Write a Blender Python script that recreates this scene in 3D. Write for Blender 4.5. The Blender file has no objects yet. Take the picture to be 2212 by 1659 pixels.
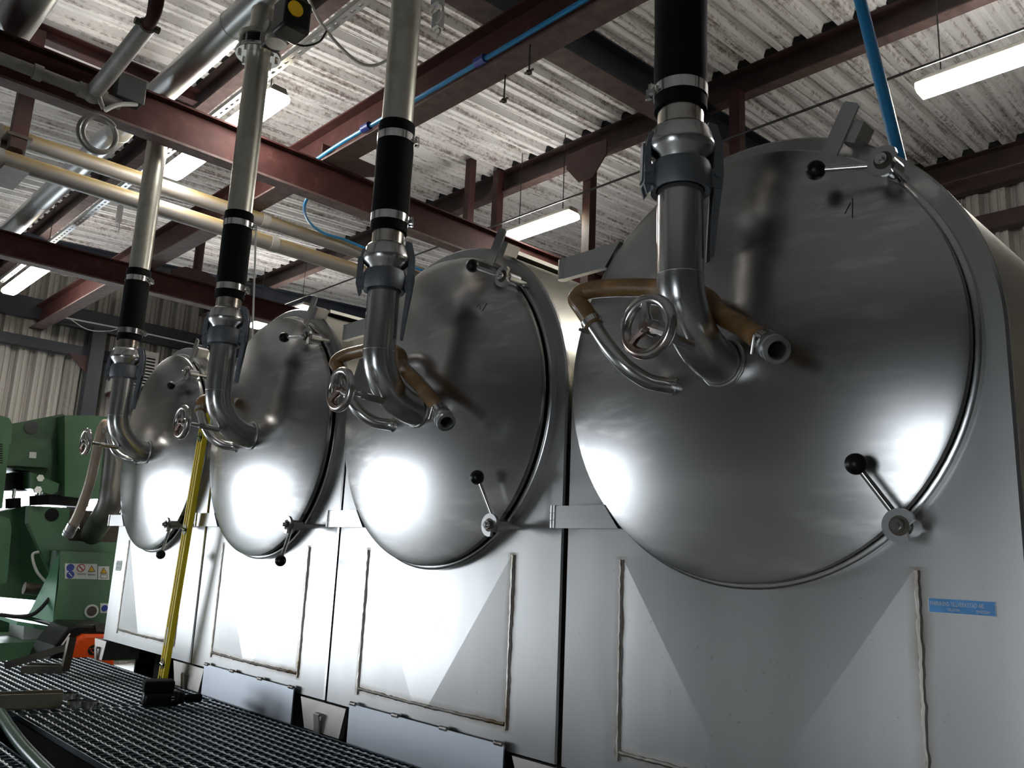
import bpy, bmesh, math, random
from mathutils import Vector, Matrix
random.seed(7)
PI = math.pi
sc = bpy.context.scene
col = sc.collection

# ------------------------------------------------------------------ camera
CAM = Vector((1.765125, -1.919125, 0.57125))
YAW, PITCH, ROLL, FPX = 0.8094, 0.2075, 0.045, 1810.72
FW = Vector((-math.sin(YAW)*math.cos(PITCH), math.cos(YAW)*math.cos(PITCH), math.sin(PITCH)))
R0 = FW.cross(Vector((0, 0, 1))).normalized(); U0 = R0.cross(FW)
RT = R0*math.cos(ROLL) + U0*math.sin(ROLL); UP = -R0*math.sin(ROLL) + U0*math.cos(ROLL)
cam = bpy.data.cameras.new('camera'); camo = bpy.data.objects.new('camera', cam); col.objects.link(camo)
cam.sensor_width = 36; cam.lens = 36*FPX/2212; cam.clip_start = .05; cam.clip_end = 200
M = Matrix((RT, UP, -FW)).transposed().to_4x4(); M.translation = CAM; camo.matrix_world = M
sc.camera = camo
def ray(x, y): return FW + RT*((x-1106)/FPX) - UP*((y-829.5)/FPX)
def onx(x, y, X): d = ray(x, y); return CAM + d*((X-CAM.x)/d.x)
def ony(x, y, Y): d = ray(x, y); return CAM + d*((Y-CAM.y)/d.y)
KR = 1.111      # distance factor of the roof steelwork (the cross-beam rests on the big red beams)
def Sx(v): return CAM.x+(v-CAM.x)*KR
def Sy(v): return CAM.y+(v-CAM.y)*KR
def Sz(v): return CAM.z+(v-CAM.z)*KR
def onz(x, y, Z): d = ray(x, y); return CAM + d*((Z-CAM.z)/d.z)

# ------------------------------------------------------------------ sky, exposure
world = bpy.data.worlds.new('sky'); sc.world = world; world.use_nodes = True
wb = world.node_tree.nodes['Background']; wb.inputs[0].default_value = (.86, .93, 1, 1); wb.inputs[1].default_value = 11.0
sc.view_settings.view_transform = 'Standard'; sc.view_settings.look = 'None'
sc.view_settings.exposure = 0.65; sc.view_settings.gamma = 1
sc.view_settings.use_curve_mapping = False
LAMP = 42.0          # emission of the fluorescent diffusers
def portal(loc, rot, sx, sy):
    l = bpy.data.lights.new('daylight_portal', 'AREA'); l.shape = 'RECTANGLE'; l.size = sx; l.size_y = sy
    l.cycles.is_portal = True
    o = bpy.data.objects.new('daylight_portal', l); col.objects.link(o); o.location = loc; o.rotation_euler = rot

# ------------------------------------------------------------------ material helpers
MATS = {}
class NT:
    def __init__(s, name):
        s.m = bpy.data.materials.new(name); s.m.use_nodes = True; s.t = s.m.node_tree
        s.b = s.t.nodes['Principled BSDF']; MATS[name] = s.m
    def n(s, typ, **kw):
        x = s.t.nodes.new(typ)
        for k, v in kw.items(): setattr(x, k, v)
        return x
    def l(s, a, b): s.t.links.new(a, b)
    def coord(s, scale=(1, 1, 1), kind='Object'):
        c = s.n('ShaderNodeTexCoord'); mp = s.n('ShaderNodeMapping'); mp.inputs['Scale'].default_value = scale
        s.l(c.outputs[kind], mp.inputs[0]); return mp.outputs[0]
    def noise(s, vec, scale, detail=3, rough=.55):
        x = s.n('ShaderNodeTexNoise'); x.inputs['Scale'].default_value = scale; x.inputs['Detail'].default_value = detail
        x.inputs['Roughness'].default_value = rough; s.l(vec, x.inputs['Vector']); return x.outputs['Fac']
    def ramp(s, fac, stops):
        r = s.n('ShaderNodeValToRGB'); e = r.color_ramp.elements
        while len(e) < len(stops): e.new(.5)
        for i, (p, c) in enumerate(stops):
            e[i].position = p; e[i].color = (*c, 1) if len(c) == 3 else c
        s.l(fac, r.inputs[0]); return r.outputs[0]
    def math(s, op, a, b=None, clamp=False):
        x = s.n('ShaderNodeMath', operation=op, use_clamp=clamp)
        for i, v in enumerate((a, b)):
            if v is None: continue
            if isinstance(v, (int, float)): x.inputs[i].default_value = v
            else: s.l(v, x.inputs[i])
        return x.outputs[0]
    def mix(s, fac, a, b):
        x = s.n('ShaderNodeMix', data_type='RGBA')
        for sock, v in ((x.inputs[0], fac), (x.inputs[6], a), (x.inputs[7], b)):
            if isinstance(v, (int, float)): sock.default_value = v
            elif isinstance(v, tuple): sock.default_value = (*v, 1)
            else: s.l(v, sock)
        return x.outputs[2]
    def set(s, **kw):
        for k, v in kw.items():
            i = s.b.inputs[k.replace('_', ' ')]
            if isinstance(v, (int, float)): i.default_value = v
            elif isinstance(v, tuple): i.default_value = (*v, 1)
            else: s.l(v, i)
    def bump(s, h, strength=.2, dist=.01):
        b = s.n('ShaderNodeBump'); b.inputs['Strength'].default_value = strength; b.inputs['Distance'].default_value = dist
        s.l(h, b.inputs['Height']); s.l(b.outputs[0], s.b.inputs['Normal'])

def simple(name, c, rough=.5, metal=0., var=.15, scale=6., spec=.5, bump=0.):
    t = NT(name); v = t.coord()
    f = t.noise(v, scale, 4)
    lo = tuple(x*(1-var) for x in c); hi = tuple(min(1, x*(1+var)) for x in c)
    t.set(Base_Color=t.ramp(f, [(.3, lo), (.7, hi)]), Roughness=rough, Metallic=metal, Specular_IOR_Level=spec)
    if bump: t.bump(t.noise(v, scale*8, 3), bump, .004)
    return t.m

def steel(name, c, r0, r1, stretch=(1, 1, 1), scale=5., stain=None, bump=.0, dent=0.):
    """brushed or rolled metal: streaky roughness, optional stain colour, slow dents"""
    t = NT(name); v = t.coord(stretch); v1 = t.coord()
    f = t.noise(v, scale, 3, .45)
    t.set(Roughness=t.ramp(f, [(.15, (r0,)*3), (.85, (r1,)*3)]), Metallic=1.)
    base = t.ramp(t.noise(v, scale*.6, 2, .4), [(.15, tuple(x*.88 for x in c)), (.85, c)])
    if stain:
        base = t.mix(t.ramp(t.noise(v1, 4.5, 5, .65), [(.52, (0, 0, 0)), (.66, (1, 1, 1))]), base, stain)
    t.set(Base_Color=base)
    h = None
    if dent: h = t.math('MULTIPLY', t.noise(v1, 2.2, 1), dent)
    if bump:
        g = t.math('MULTIPLY', t.noise(v, scale*9, 3), bump)
        h = g if h is None else t.math('ADD', h, g)
    if h is not None: t.bump(h, 1., .1)
    return t

def dish_mat():
    t = steel('dish_steel', (.44, .435, .43), .215, .262, (1, 1, 1), 3.2, dent=.012)
    mp = t.n('ShaderNodeMapping'); c = t.n('ShaderNodeTexCoord'); t.l(c.outputs['Object'], mp.inputs[0])
    mp.inputs['Rotation'].default_value = (0, .5, 0); mp.inputs['Scale'].default_value = (2.2, 1, 9)
    big = t.ramp(t.noise(t.coord(), 1.7, 2), [(.42, (0, 0, 0)), (.62, (1, 1, 1))])
    sm = t.math('MULTIPLY', t.ramp(t.noise(mp.outputs[0], 2.4, 4, .6), [(.5, (0, 0, 0)), (.72, (1, 1, 1))]), big)
    old = t.b.inputs['Base Color'].links[0].from_socket; oldr = t.b.inputs['Roughness'].links[0].from_socket
    t.set(Base_Color=t.mix(t.math('MULTIPLY', sm, .8), old, (.72, .70, .68)))
dish_mat()
steel('pipe_steel', (.62, .61, .605), .19, .265, (1, 1, .2), 9)
steel('shell_steel', (.62, .60, .53), .3, .42, (1, .2, 1), 6, bump=.001)
steel('riser_steel', (.56, .545, .48), .3, .45, (1, 1, .25), 14, stain=(.40, .37, .29))
steel('bright_steel', (.72, .71, .69), .1, .2, (1, 1, 1), 20)
steel('rusty_nipple', (.58, .54, .48), .17, .26, (1, 1, 1), 22, stain=(.26, .12, .05))
steel('hinge_steel', (.56, .555, .55), .285, .36, (.2, 1, 1), 9)
steel('galvanised', (.52, .53, .53), .29, .42, (.3, 1, 1), 9, dent=.004)
steel('zinc_cast', (.22, .235, .26), .5, .65, (1, 1, 1), 18, bump=.0005)
steel('duct_dull', (.26, .24, .225), .35, .5, (1, 1, 1), 6, stain=(.16, .13, .11))
steel('skirt_steel', (.58, .61, .66), .42, .55, (1, 1, 1), 7)
steel('worn_leg_steel', (.50, .47, .44), .4, .6, (1, 1, 1), 16, stain=(.22, .19, .16), bump=.001)
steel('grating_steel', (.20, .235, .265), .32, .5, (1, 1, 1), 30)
steel('grating_glint', (.85, .89, .92), .35, .5, (1, 1, 1), 30)  # lighter copy of the grating steel, sky glint put into its colour
steel('weld_bead', (.66, .62, .56), .285, .4, (1, 1, 1), 60, stain=(.30, .22, .14), bump=.003)
steel('wheel_chrome', (.62, .60, .58), .15, .26, (1, 1, 1), 25, stain=(.30, .11, .05))
def front_plate_mat():
    t = NT('front_plate_steel'); v = t.coord((1, 1, .16)); v1 = t.coord()
    s = t.n('ShaderNodeSeparateXYZ'); c = t.n('ShaderNodeTexCoord'); t.l(c.outputs['Object'], s.inputs[0])
    x, z = s.outputs[0], s.outputs[2]
    wob = t.math('MULTIPLY', t.math('SUBTRACT', t.noise(v1, 9, 2), .5), .012)
    def band(d, w): return t.math('SUBTRACT', 1, t.math('DIVIDE', t.math('ABSOLUTE', d), w), True)
    inz = t.math('MULTIPLY', t.math('LESS_THAN', z, .597), t.math('GREATER_THAN', z, .05))
    inx = t.math('LESS_THAN', t.math('ABSOLUTE', x), .42)
    b1 = t.math('MULTIPLY', band(t.math('ADD', t.math('SUBTRACT', x, .405), wob), .030), inz)
    b2 = t.math('MULTIPLY', band(t.math('ADD', t.math('ADD', x, .405), wob), .026), inz)
    b3 = t.math('MULTIPLY', band(t.math('ADD', t.math('SUBTRACT', z, .075), wob), .026), inx)
    tint = t.math('MAXIMUM', b1, t.math('MAXIMUM', b2, b3))
    tint = t.math('MULTIPLY', tint, t.ramp(t.noise(v1, 6, 3), [(.3, (.35,)*3), (.65, (1,)*3)]))
    base = t.ramp(t.noise(v, 7, 3, .45), [(.15, (.46, .455, .448)), (.85, (.55, .545, .537))])
    base = t.mix(t.math('MULTIPLY', tint, .8), base, (.17, .115, .06))
    spots = t.ramp(t.noise(v1, 55, 2), [(.70, (0, 0, 0)), (.76, (1, 1, 1))])
    base = t.mix(t.math('MULTIPLY', spots, .35), base, (.2, .18, .16))
    rg = t.ramp(t.noise(v, 5, 3, .5), [(.15, (.282,)*3), (.85, (.40,)*3)])
    t.set(Base_Color=base, Metallic=1., Roughness=t.math('ADD', rg, t.math('MULTIPLY', tint, .2)))
    h = t.math('ADD', t.math('MULTIPLY', t.noise(v1, 2.6, 1), .03), t.math('MULTIPLY', t.noise(v, 60, 2), .0004))
    t.bump(h, 1., .1)
front_plate_mat()
def roof_mat(name, axis, base, dirt):
    t = NT(name); st = {'y': (16, .8, 16), 'z': (9, 9, .6)}[axis]
    v = t.coord(st); v1 = t.coord()
    a = t.noise(v, 1.6, 6, .7); b = t.noise(v1, 26, 4, .7); c = t.noise(v1, .55, 3)
    k = t.math('ADD', t.math('MULTIPLY', a, .62), t.math('MULTIPLY', b, .38))
    k = t.math('ADD', k, t.math('MULTIPLY', t.math('SUBTRACT', c, .5), .35))
    t.set(Base_Color=t.ramp(k, [(.37, dirt), (.44, tuple((x*1.3+y)/2.3 for x, y in zip(base, dirt))), (.49, base)]), Roughness=.55, Specular_IOR_Level=.3)
    t.bump(b, .15, .004)
roof_mat('roof_sheet_paint', 'y', (.80, .785, .775), (.25, .19, .175))
roof_mat('wall_sheet_paint', 'z', (.36, .34, .31), (.20, .17, .15))
simple('red_oxide', (.042, .012, .010), .55, var=.35, scale=5, bump=.1)
def red_dusty():
    t = NT('red_oxide_dusty'); v = t.coord()
    geo = t.n('ShaderNodeNewGeometry'); f = t.noise(v, 9, 5, .65)
    t.set(Base_Color=t.ramp(f, [(.35, (.032, .0085, .007)), (.6, (.050, .015, .0125)), (.78, (.085, .038, .032))]), Roughness=.75, Specular_IOR_Level=.25)
red_dusty()
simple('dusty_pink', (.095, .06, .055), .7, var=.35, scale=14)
simple('purlin_dark', (.035, .018, .016), .5, var=.4, scale=5)
simple('dark_blue_steel', (.014, .018, .027), .45, var=.3, scale=4)
simple('concrete', (.40, .40, .39), .8, var=.2, scale=2.5, bump=.2)
simple('gate_wall', (.10, .10, .10), .8, var=.2, scale=1.2)
simple('dull_wall', (.10, .10, .10), .8, var=.2, scale=2)
simple('black_rubber', (.003, .003, .0035), .75, var=.3, scale=12, spec=.15)
simple('matt_black', (.003, .003, .003), .95, var=.3, scale=12, spec=.05)
simple('black_plastic', (.005, .005, .005), .35, var=.2, scale=12, spec=.3)
simple('black_void', (.004, .004, .005), .9, var=.2)
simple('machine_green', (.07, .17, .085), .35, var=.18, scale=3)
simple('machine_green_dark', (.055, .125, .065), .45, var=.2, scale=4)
simple('machine_green_daylit', (.17, .42, .25), .4, var=.1, scale=3)  # paler copy of the machine green, daylight put into its colour
simple('pvc_grey', (.22, .205, .19), .5, var=.3, scale=9)
simple('box_grey', (.06, .065, .068), .5, var=.15)
simple('lamp_body', (.32, .30, .27), .5, var=.15)
simple('cable_white', (.55, .54, .52), .5, var=.1)
simple('cable_black', (.01, .01, .01), .5)
simple('blue_hose', (.012, .19, .42), .32, var=.12, scale=5)
simple('blue_fitting', (.012, .03, .22), .35)
simple('yellow_level', (1.0, .74, .02), .5, var=.08, scale=4)
simple('white_paint', (.75, .75, .73), .5, var=.06)
simple('heater_white', (.40, .39, .37), .5, var=.1)
simple('orange_plastic', (.80, .085, .008), .35, var=.06)
simple('hose_green', (.035, .085, .06), .25, var=.2, scale=10)
simple('mill_steel', (.09, .075, .06), .5, metal=.6, var=.3, scale=8)
simple('tray_steel', (.24, .215, .15), .45, metal=.5, var=.25, scale=8)
simple('sign_blue', (.02, .05, .30), .4)
simple('sign_yellow', (.75, .45, .01), .4)
simple('sign_white', (.72, .73, .70), .45, var=.05)
simple('sign_red', (.5, .02, .02), .4)
simple('sign_black', (.01, .01, .01), .4)
simple('sign_green', (.02, .30, .17), .4)
simple('plate_blue', (.11, .36, .74), .3, var=.25, scale=25)
simple('vial_green', (.10, .16, .01), .2)
def hose_mat():
    t = NT('brown_hose'); v = t.coord((1, 1, 1)); f = t.noise(v, 9, 4)
    w = t.n('ShaderNodeTexWave', wave_type='BANDS', bands_direction='DIAGONAL'); w.inputs['Scale'].default_value = 130
    t.l(v, w.inputs['Vector'])
    t.set(Base_Color=t.ramp(f, [(.3, (.14, .066, .022)), (.55, (.27, .15, .057)), (.75, (.40, .28, .16))]), Roughness=.22, Coat_Weight=.3)
    t.bump(w.outputs['Fac'], .25, .002)
hose_mat()
simple('pale_hose', (.50, .40, .29), .3, var=.25, scale=7)
def emit(name, c, s):
    t = NT(name); t.set(Base_Color=(.9, .88, .8), Emission_Color=c, Emission_Strength=s, Roughness=.4)
emit('tube_glow', (1, .97, .90), LAMP)
emit('tube_glow_warm', (1, .86, .60), LAMP*.25)
def yel_pipe():
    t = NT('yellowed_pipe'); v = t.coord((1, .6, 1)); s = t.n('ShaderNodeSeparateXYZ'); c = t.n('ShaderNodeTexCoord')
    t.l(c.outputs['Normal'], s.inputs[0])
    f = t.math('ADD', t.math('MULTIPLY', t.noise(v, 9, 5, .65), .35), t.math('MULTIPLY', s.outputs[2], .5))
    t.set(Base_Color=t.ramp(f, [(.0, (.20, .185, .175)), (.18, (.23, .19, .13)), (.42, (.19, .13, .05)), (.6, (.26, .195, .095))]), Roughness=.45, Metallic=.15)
yel_pipe()

# ------------------------------------------------------------------ mesh helpers
def frame(d):
    d = Vector(d).normalized(); a = Vector((0, 0, 1)) if abs(d.z) < .9 else Vector((1, 0, 0))
    e1 = d.cross(a).normalized(); return e1, d.cross(e1).normalized(), d
class MB:
    def __init__(s): s.v = []; s.f = []
    def add(s, vs, fs):
        o = len(s.v); s.v += [tuple(v) for v in vs]; s.f += [tuple(i+o for i in f) for f in fs]; return s
    def box(s, c, size, rot=None):
        c = Vector(c); h = Vector(size)*.5; vs = []
        for i in range(8):
            p = Vector(((h.x if i & 1 else -h.x), (h.y if i & 2 else -h.y), (h.z if i & 4 else -h.z)))
            vs.append(c + (rot @ p if rot else p))
        return s.add(vs, [(0, 2, 3, 1), (4, 5, 7, 6), (0, 1, 5, 4), (2, 6, 7, 3), (0, 4, 6, 2), (1, 3, 7, 5)])
    def box2(s, a, b): a = Vector(a); b = Vector(b); return s.box((a+b)/2, [abs(x) for x in (b-a)])
    def cyl(s, p0, p1, r0, r1=None, n=16, caps=True):
        p0 = Vector(p0); p1 = Vector(p1); r1 = r0 if r1 is None else r1
        e1, e2, _ = frame(p1-p0); vs = []
        for p, r in ((p0, r0), (p1, r1)):
            for i in range(n):
                a = 2*PI*i/n; vs.append(p + e1*math.cos(a)*r + e2*math.sin(a)*r)
        fs = [(i, (i+1) % n, n+(i+1) % n, n+i) for i in range(n)]
        if caps: fs += [tuple(range(n))[::-1], tuple(range(n, 2*n))]
        return s.add(vs, fs)
    def tube(s, pts, r, n=12, caps=True, closed=False):
        pts = [Vector(p) for p in pts]; m = len(pts); rs = r if isinstance(r, (list, tuple)) else [r]*m
        T = []
        for i in range(m):
            a = pts[(i-1) % m] if (closed or i > 0) else pts[i]; b = pts[(i+1) % m] if (closed or i < m-1) else pts[i]
            T.append((b-a).normalized())
        e1, e2, _ = frame(T[0]); vs = []
        for i in range(m):
            if i: 
                e1 = (e1 - T[i]*e1.dot(T[i])).normalized()
            e2 = T[i].cross(e1)
            for k in range(n):
                a = 2*PI*k/n; vs.append(pts[i] + (e1*math.cos(a) + e2*math.sin(a))*rs[i])
        fs = []
        for i in range(m if closed else m-1):
            j = (i+1) % m
            for k in range(n): fs.append((i*n+k, i*n+(k+1) % n, j*n+(k+1) % n, j*n+k))
        if caps and not closed: fs += [tuple(range(n))[::-1], tuple(range((m-1)*n, m*n))]
        return s.add(vs, fs)
    def lathe(s, prof, org, axis=(0, 0, 1), n=32, closed=False):
        org = Vector(org); e1, e2, ax = frame(axis); vs = []; m = len(prof); idx = []
        for r, h in prof:
            if r < 1e-6: idx.append([len(vs)]); vs.append(org+ax*h)
            else:
                idx.append(list(range(len(vs), len(vs)+n)))
                for k in range(n):
                    a = 2*PI*k/n; vs.append(org+ax*h+(e1*math.cos(a)+e2*math.sin(a))*r)
        fs = []
        rng = range(m) if closed else range(m-1)
        for i in rng:
            A, B = idx[i], idx[(i+1) % m]
            for k in range(n):
                q = (k+1) % n
                if len(A) == 1 and len(B) == 1: continue
                if len(A) == 1: fs.append((A[0], B[q], B[k]))
                elif len(B) == 1: fs.append((A[k], A[q], B[0]))
                else: fs.append((A[k], A[q], B[q], B[k]))
        return s.add(vs, fs)
    def prism(s, poly, off):
        """poly: list of 3-D points (planar), off: extrusion vector"""
        poly = [Vector(p) for p in poly]; off = Vector(off); n = len(poly)
        vs = poly + [p+off for p in poly]
        return s.add(vs, [tuple(range(n))[::-1], tuple(range(n, 2*n))] + [(i, (i+1) % n, n+(i+1) % n, n+i) for i in range(n)])
    def sphere(s, c, r, n=18, m=12):
        return s.lathe([(r*math.sin(PI*i/m), -r*math.cos(PI*i/m)) for i in range(m+1)], c, n=n)
    def torus(s, c, axis, R, r, n=32, m=10):
        e1, e2, ax = frame(axis); c = Vector(c)
        return s.tube([c+(e1*math.cos(2*PI*i/n)+e2*math.sin(2*PI*i/n))*R for i in range(n)], r, m, closed=True)
    def mesh(s, name, mat, smooth=35):
        me = bpy.data.meshes.new(name); me.from_pydata(s.v, [], s.f)
        bm = bmesh.new(); bm.from_mesh(me); bmesh.ops.recalc_face_normals(bm, faces=bm.faces); bm.to_mesh(me); bm.free()
        if smooth: me.shade_smooth(); me.set_sharp_from_angle(angle=math.radians(smooth))
        me.materials.append(MATS[mat]); return me
    def build(s, name, mat, parent=None, smooth=35):
        o = bpy.data.objects.new(name, s.mesh(name, mat, smooth)); col.objects.link(o)
        if parent is not None:
            o.parent = parent
            if parent.type != 'EMPTY' or True:
                # vertices are world coordinates: shift into the parent's frame
                w = wloc(parent)
                if w.length > 0 and not s.__dict__.get('local'):
                    o.data.transform(Matrix.Translation(-w))
        return o
    def loc(s): s.local = True; return s
def wloc(o):
    w = Vector(o.location)
    while o.parent: o = o.parent; w += Vector(o.location)
    return w
def tag(o, label, cat, group=None):
    o['label'] = label; o['category'] = cat
    if group: o['group'] = group
    return o
def thing(name, loc, label, cat, group=None):
    o = bpy.data.objects.new(name, None); col.objects.link(o); o.location = loc; o.empty_display_size = .1
    return tag(o, label, cat, group)
def struct(o): o['kind'] = 'structure'; return o
def stuff(o): o['kind'] = 'stuff'; return o
def bevel(o, w, seg=2):
    m = o.modifiers.new('bevel', 'BEVEL'); m.width = w; m.segments = seg; m.limit_method = 'ANGLE'; m.angle_limit = math.radians(40)
    return o
def smoothpath(pts, k=6):
    pts = [Vector(p) for p in pts]; out = []
    P = [pts[0]*2-pts[1]] + pts + [pts[-1]*2-pts[-2]]
    for i in range(1, len(P)-2):
        a, b, c, d = P[i-1:i+3]
        for j in range(k):
            t = j/k
            out.append(.5*((2*b)+(c-a)*t+(2*a-5*b+4*c-d)*t*t+(3*b-a-3*c+d)*t**3))
    out.append(pts[-1]); return out
def text_mesh(name, s, size, mat, parent, origin, ex, ey, sx=1., align='LEFT'):
    """flat lettering in the plane (ex, ey), lower left corner at origin (parent space)"""
    cu = bpy.data.curves.new('lettering', 'FONT'); cu.body = s; cu.size = size; cu.align_x = align; cu.extrude = 0
    o = bpy.data.objects.new('lettering', cu); col.objects.link(o)
    dg = bpy.context.evaluated_depsgraph_get(); dg.update()
    me = bpy.data.meshes.new_from_object(o.evaluated_get(dg)); bpy.data.objects.remove(o); bpy.data.curves.remove(cu)
    ex = Vector(ex); ey = Vector(ey)
    for v in me.vertices: v.co = Vector(origin) + ex*(v.co.x*sx) + ey*v.co.y
    me.materials.clear(); me.materials.append(MATS[mat]); me.name = name
    ob = bpy.data.objects.new(name, me); col.objects.link(ob); ob.parent = parent; return ob

# ------------------------------------------------------------------ the building
XL, XR, YF, YB, ZF = Sx(-8.64), 5.2, -6.6, Sy(4.85), -.95
SL = .052
def zroof(y): return Sz(3.68) + SL*(y-Sy(2.38))
fl = MB().box2((XL-.2, YF-.2, ZF-.2), (XR+.2, YB+.2, ZF)).build('floor', 'concrete'); struct(fl)

PITCH_S = .207
def sheet_profile(n, depth=.056):
    """one trapezoidal sheet: list of (u, h); h = 0 near face, h = depth away from the room"""
    p = []
    for i in range(n):
        u = i*PITCH_S
        p += [(u, 0), (u+.034, 0), (u+.042, .016), (u+.054, .016), (u+.062, 0), (u+.100, 0), (u+.118, depth), (u+.138, depth), (u+.145, depth-.013), (u+.157, depth-.013), (u+.164, depth), (u+.188, depth)]
    p.append((n*PITCH_S, 0)); return p
SHEET_W = 5*PITCH_S
def sheet(pt, length_pts, depth=.056):
    m = MB(); P = sheet_profile(5, depth); n = len(P)
    for L in length_pts: m.v += [tuple(pt(u, h, L)) for u, h in P]
    for j in range(len(length_pts)-1):
        for i in range(n-1): m.f.append((j*n+i, j*n+i+1, (j+1)*n+i+1, (j+1)*n+i))
    return m
ceil = MB().prism([(XL-.2, YF-.2, zroof(YF-.2)+.06), (XL-.2, YB+.2, zroof(YB+.2)+.06), (XL-.2, YB+.2, zroof(YB+.2)+.10), (XL-.2, YF-.2, zroof(YF-.2)+.10)], (XR-XL+.4, 0, 0)).build('ceiling', 'dull_wall'); struct(ceil)
me0 = None; k = 0; x = XL-.05
while x < XR:
    if me0 is None:
        s = sheet(lambda u, h, L: (u, L, zroof(L)+h), (YF, YB+.1)); me0 = s.mesh('roof_sheet', 'roof_sheet_paint', 0)
    o = bpy.data.objects.new('roof_sheet', me0); col.objects.link(o); o.parent = ceil; o.location = (x, 0, (k % 2)*.003)
    x += SHEET_W; k += 1
# left wall: corrugated above a long low doorway full of daylight
DZ1 = 1.45
DOORS = ((-6.45, -3.25), (.45, 2.15)); DZ0 = .95
def wall(name, boxes):
    m = MB()
    for a, b in boxes: m.box2(a, b)
    return struct(m.build(name, 'dull_wall' if name in ('wall_left', 'wall_back') else 'gate_wall', smooth=0))
wl = wall('wall_left', [((XL-.15, YF-.1, DZ1), (XL-.095, YB+.1, 4.5)), ((XL-.15, YF-.1, ZF), (XL-.095, DOORS[0][0], DZ1)), ((XL-.15, DOORS[0][0], DZ0), (XL-.095, DOORS[0][1], DZ1)), ((XL-.15, DOORS[0][1], ZF), (XL-.095, DOORS[1][0], DZ1)), ((XL-.15, DOORS[1][1], ZF), (XL-.095, YB+.1, DZ1))])
def left_sheet(y, z0, z1, n=5):
    key = (round(z0, 2), round(z1, 2), n)
    if key not in LS:
        m = MB(); P = sheet_profile(n, .085); q = len(P)
        for L in (z0, z1): m.v += [(XL-h, u, L) for u, h in P]
        m.f = [(i, i+1, q+i+1, q+i) for i in range(q-1)]; LS[key] = m.mesh('wall_sheet', 'wall_sheet_paint', 0)
    o = bpy.data.objects.new('wall_sheet', LS[key]); col.objects.link(o); o.parent = wl; o.location = (0, y, 0)
LS = {}
y = YF; k = 0
while y < YB: left_sheet(y, DZ1, 4.15); y += SHEET_W
for y0, y1 in ((DOORS[0][1], DOORS[1][0]), (DOORS[1][1], YB)):
    y = y0
    while y < y1-.05:
        n = max(1, min(5, round((y1-y)/PITCH_S))); left_sheet(y, ZF, DZ1, n); y += n*PITCH_S
wb_ = wall('wall_back', [((XL-.1, YB+.095, ZF), (XR+.1, YB+.15, 4.6))])
x = XL; k = 0; mb_ = sheet(lambda u, h, L: (u, YB+h, L), (ZF, 4.25), .085).mesh('wall_sheet', 'wall_sheet_paint', 0)
while x < XR:
    o = bpy.data.objects.new('wall_sheet', mb_); col.objects.link(o); o.parent = wb_; o.location = (x, (k % 2)*.003, 0); x += SHEET_W; k += 1
# walls behind the camera, unseen: gateway and corner opening invented to match tank glare
GX0, GX1, GZ1 = .75, 1.9, .8
HX0, HX1, HZ = XL+.25, -8.3, .75
wall('wall_front', [((XL-.1, YF-.12, ZF), (HX0, YF-.02, HZ)), ((HX1, YF-.12, ZF), (GX0, YF-.02, HZ)), ((XL-.1, YF-.12, HZ), (GX0, YF-.02, 4.0)), ((GX1, YF-.12, ZF), (XR+.1, YF-.02, 4.0)), ((GX0, YF-.12, GZ1), (GX1, YF-.02, 4.0))])
struct(MB().box2((HX1+.1, YF-.02, -.38), (GX0-.1, YF+.03, -.08)).build('reflection_strip_1', 'white_paint', None, 0))  # unseen pale strip, added for the band it reflects in the tanks
wall('wall_right', [((XR, YF-.1, ZF), (XR+.1, YB+.1, 4.6))])
# ground outside the gateways
g = MB().box2((XL-30, -40, ZF-.25), (XL-.15, 30, ZF-.02)); g.box2((XL-.1, -40, ZF-.25), (30, YF-.2, ZF-.02))
simple('yard_concrete', (.42, .43, .43), .9, var=.1, scale=1)
struct(g.build('ground_outside', 'yard_concrete', smooth=0))
for (y0, y1), zt in zip(DOORS, (DZ0, DZ1)): portal((XL-.05, (y0+y1)/2, (ZF+zt)/2), (0, -PI/2, 0), zt-ZF, y1-y0)
portal(((HX0+HX1)/2, YF-.01, (ZF+HZ)/2), (PI/2, 0, 0), HX1-HX0, HZ-ZF)
portal(((GX0+GX1)/2, YF-.01, (ZF+GZ1)/2), (PI/2, 0, 0), GX1-GX0, GZ1-ZF)

# ------------------------------------------------------------------ steelwork
def isec(w, h, tf=.012, tw=.010):
    return [(-w/2, 0), (w/2, 0), (w/2, tf), (tw/2, tf), (tw/2, h-tf), (w/2, h-tf), (w/2, h), (-w/2, h), (-w/2, h-tf), (-tw/2, h-tf), (-tw/2, tf), (-w/2, tf)]
def csec(w, h, t=.008, s=1):
    return [(s*a, b) for a, b in [(-w/2, 0), (w/2, 0), (w/2, t), (-w/2+t, t), (-w/2+t, h-t), (w/2, h-t), (w/2, h), (-w/2, h)]]
def beam_x(m, sec, x0, x1, y, z): return m.prism([(x0, y+a, z+b) for a, b in sec], (x1-x0, 0, 0))
def beam_y(m, sec, y0, y1, x, z, slope=0): return m.prism([(x+a, y0, z+b) for a, b in sec], (0, y1-y0, slope*(y1-y0)))
def gusset(m, c, ex, w, h, t=.01):
    """octagonal-cornered plate under a beam: c = top centre, ex = horizontal direction"""
    c = Vector(c); ex = Vector(ex); ez = Vector((0, 0, 1)); n = ex.cross(ez)
    pts = [(-w/2, 0), (w/2, 0), (w/2, -h*.45), (w*.18, -h), (-w*.18, -h), (-w/2, -h*.45)]
    return m.prism([c+ex*a+ez*b-n*t/2 for a, b in pts], n*t)

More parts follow.
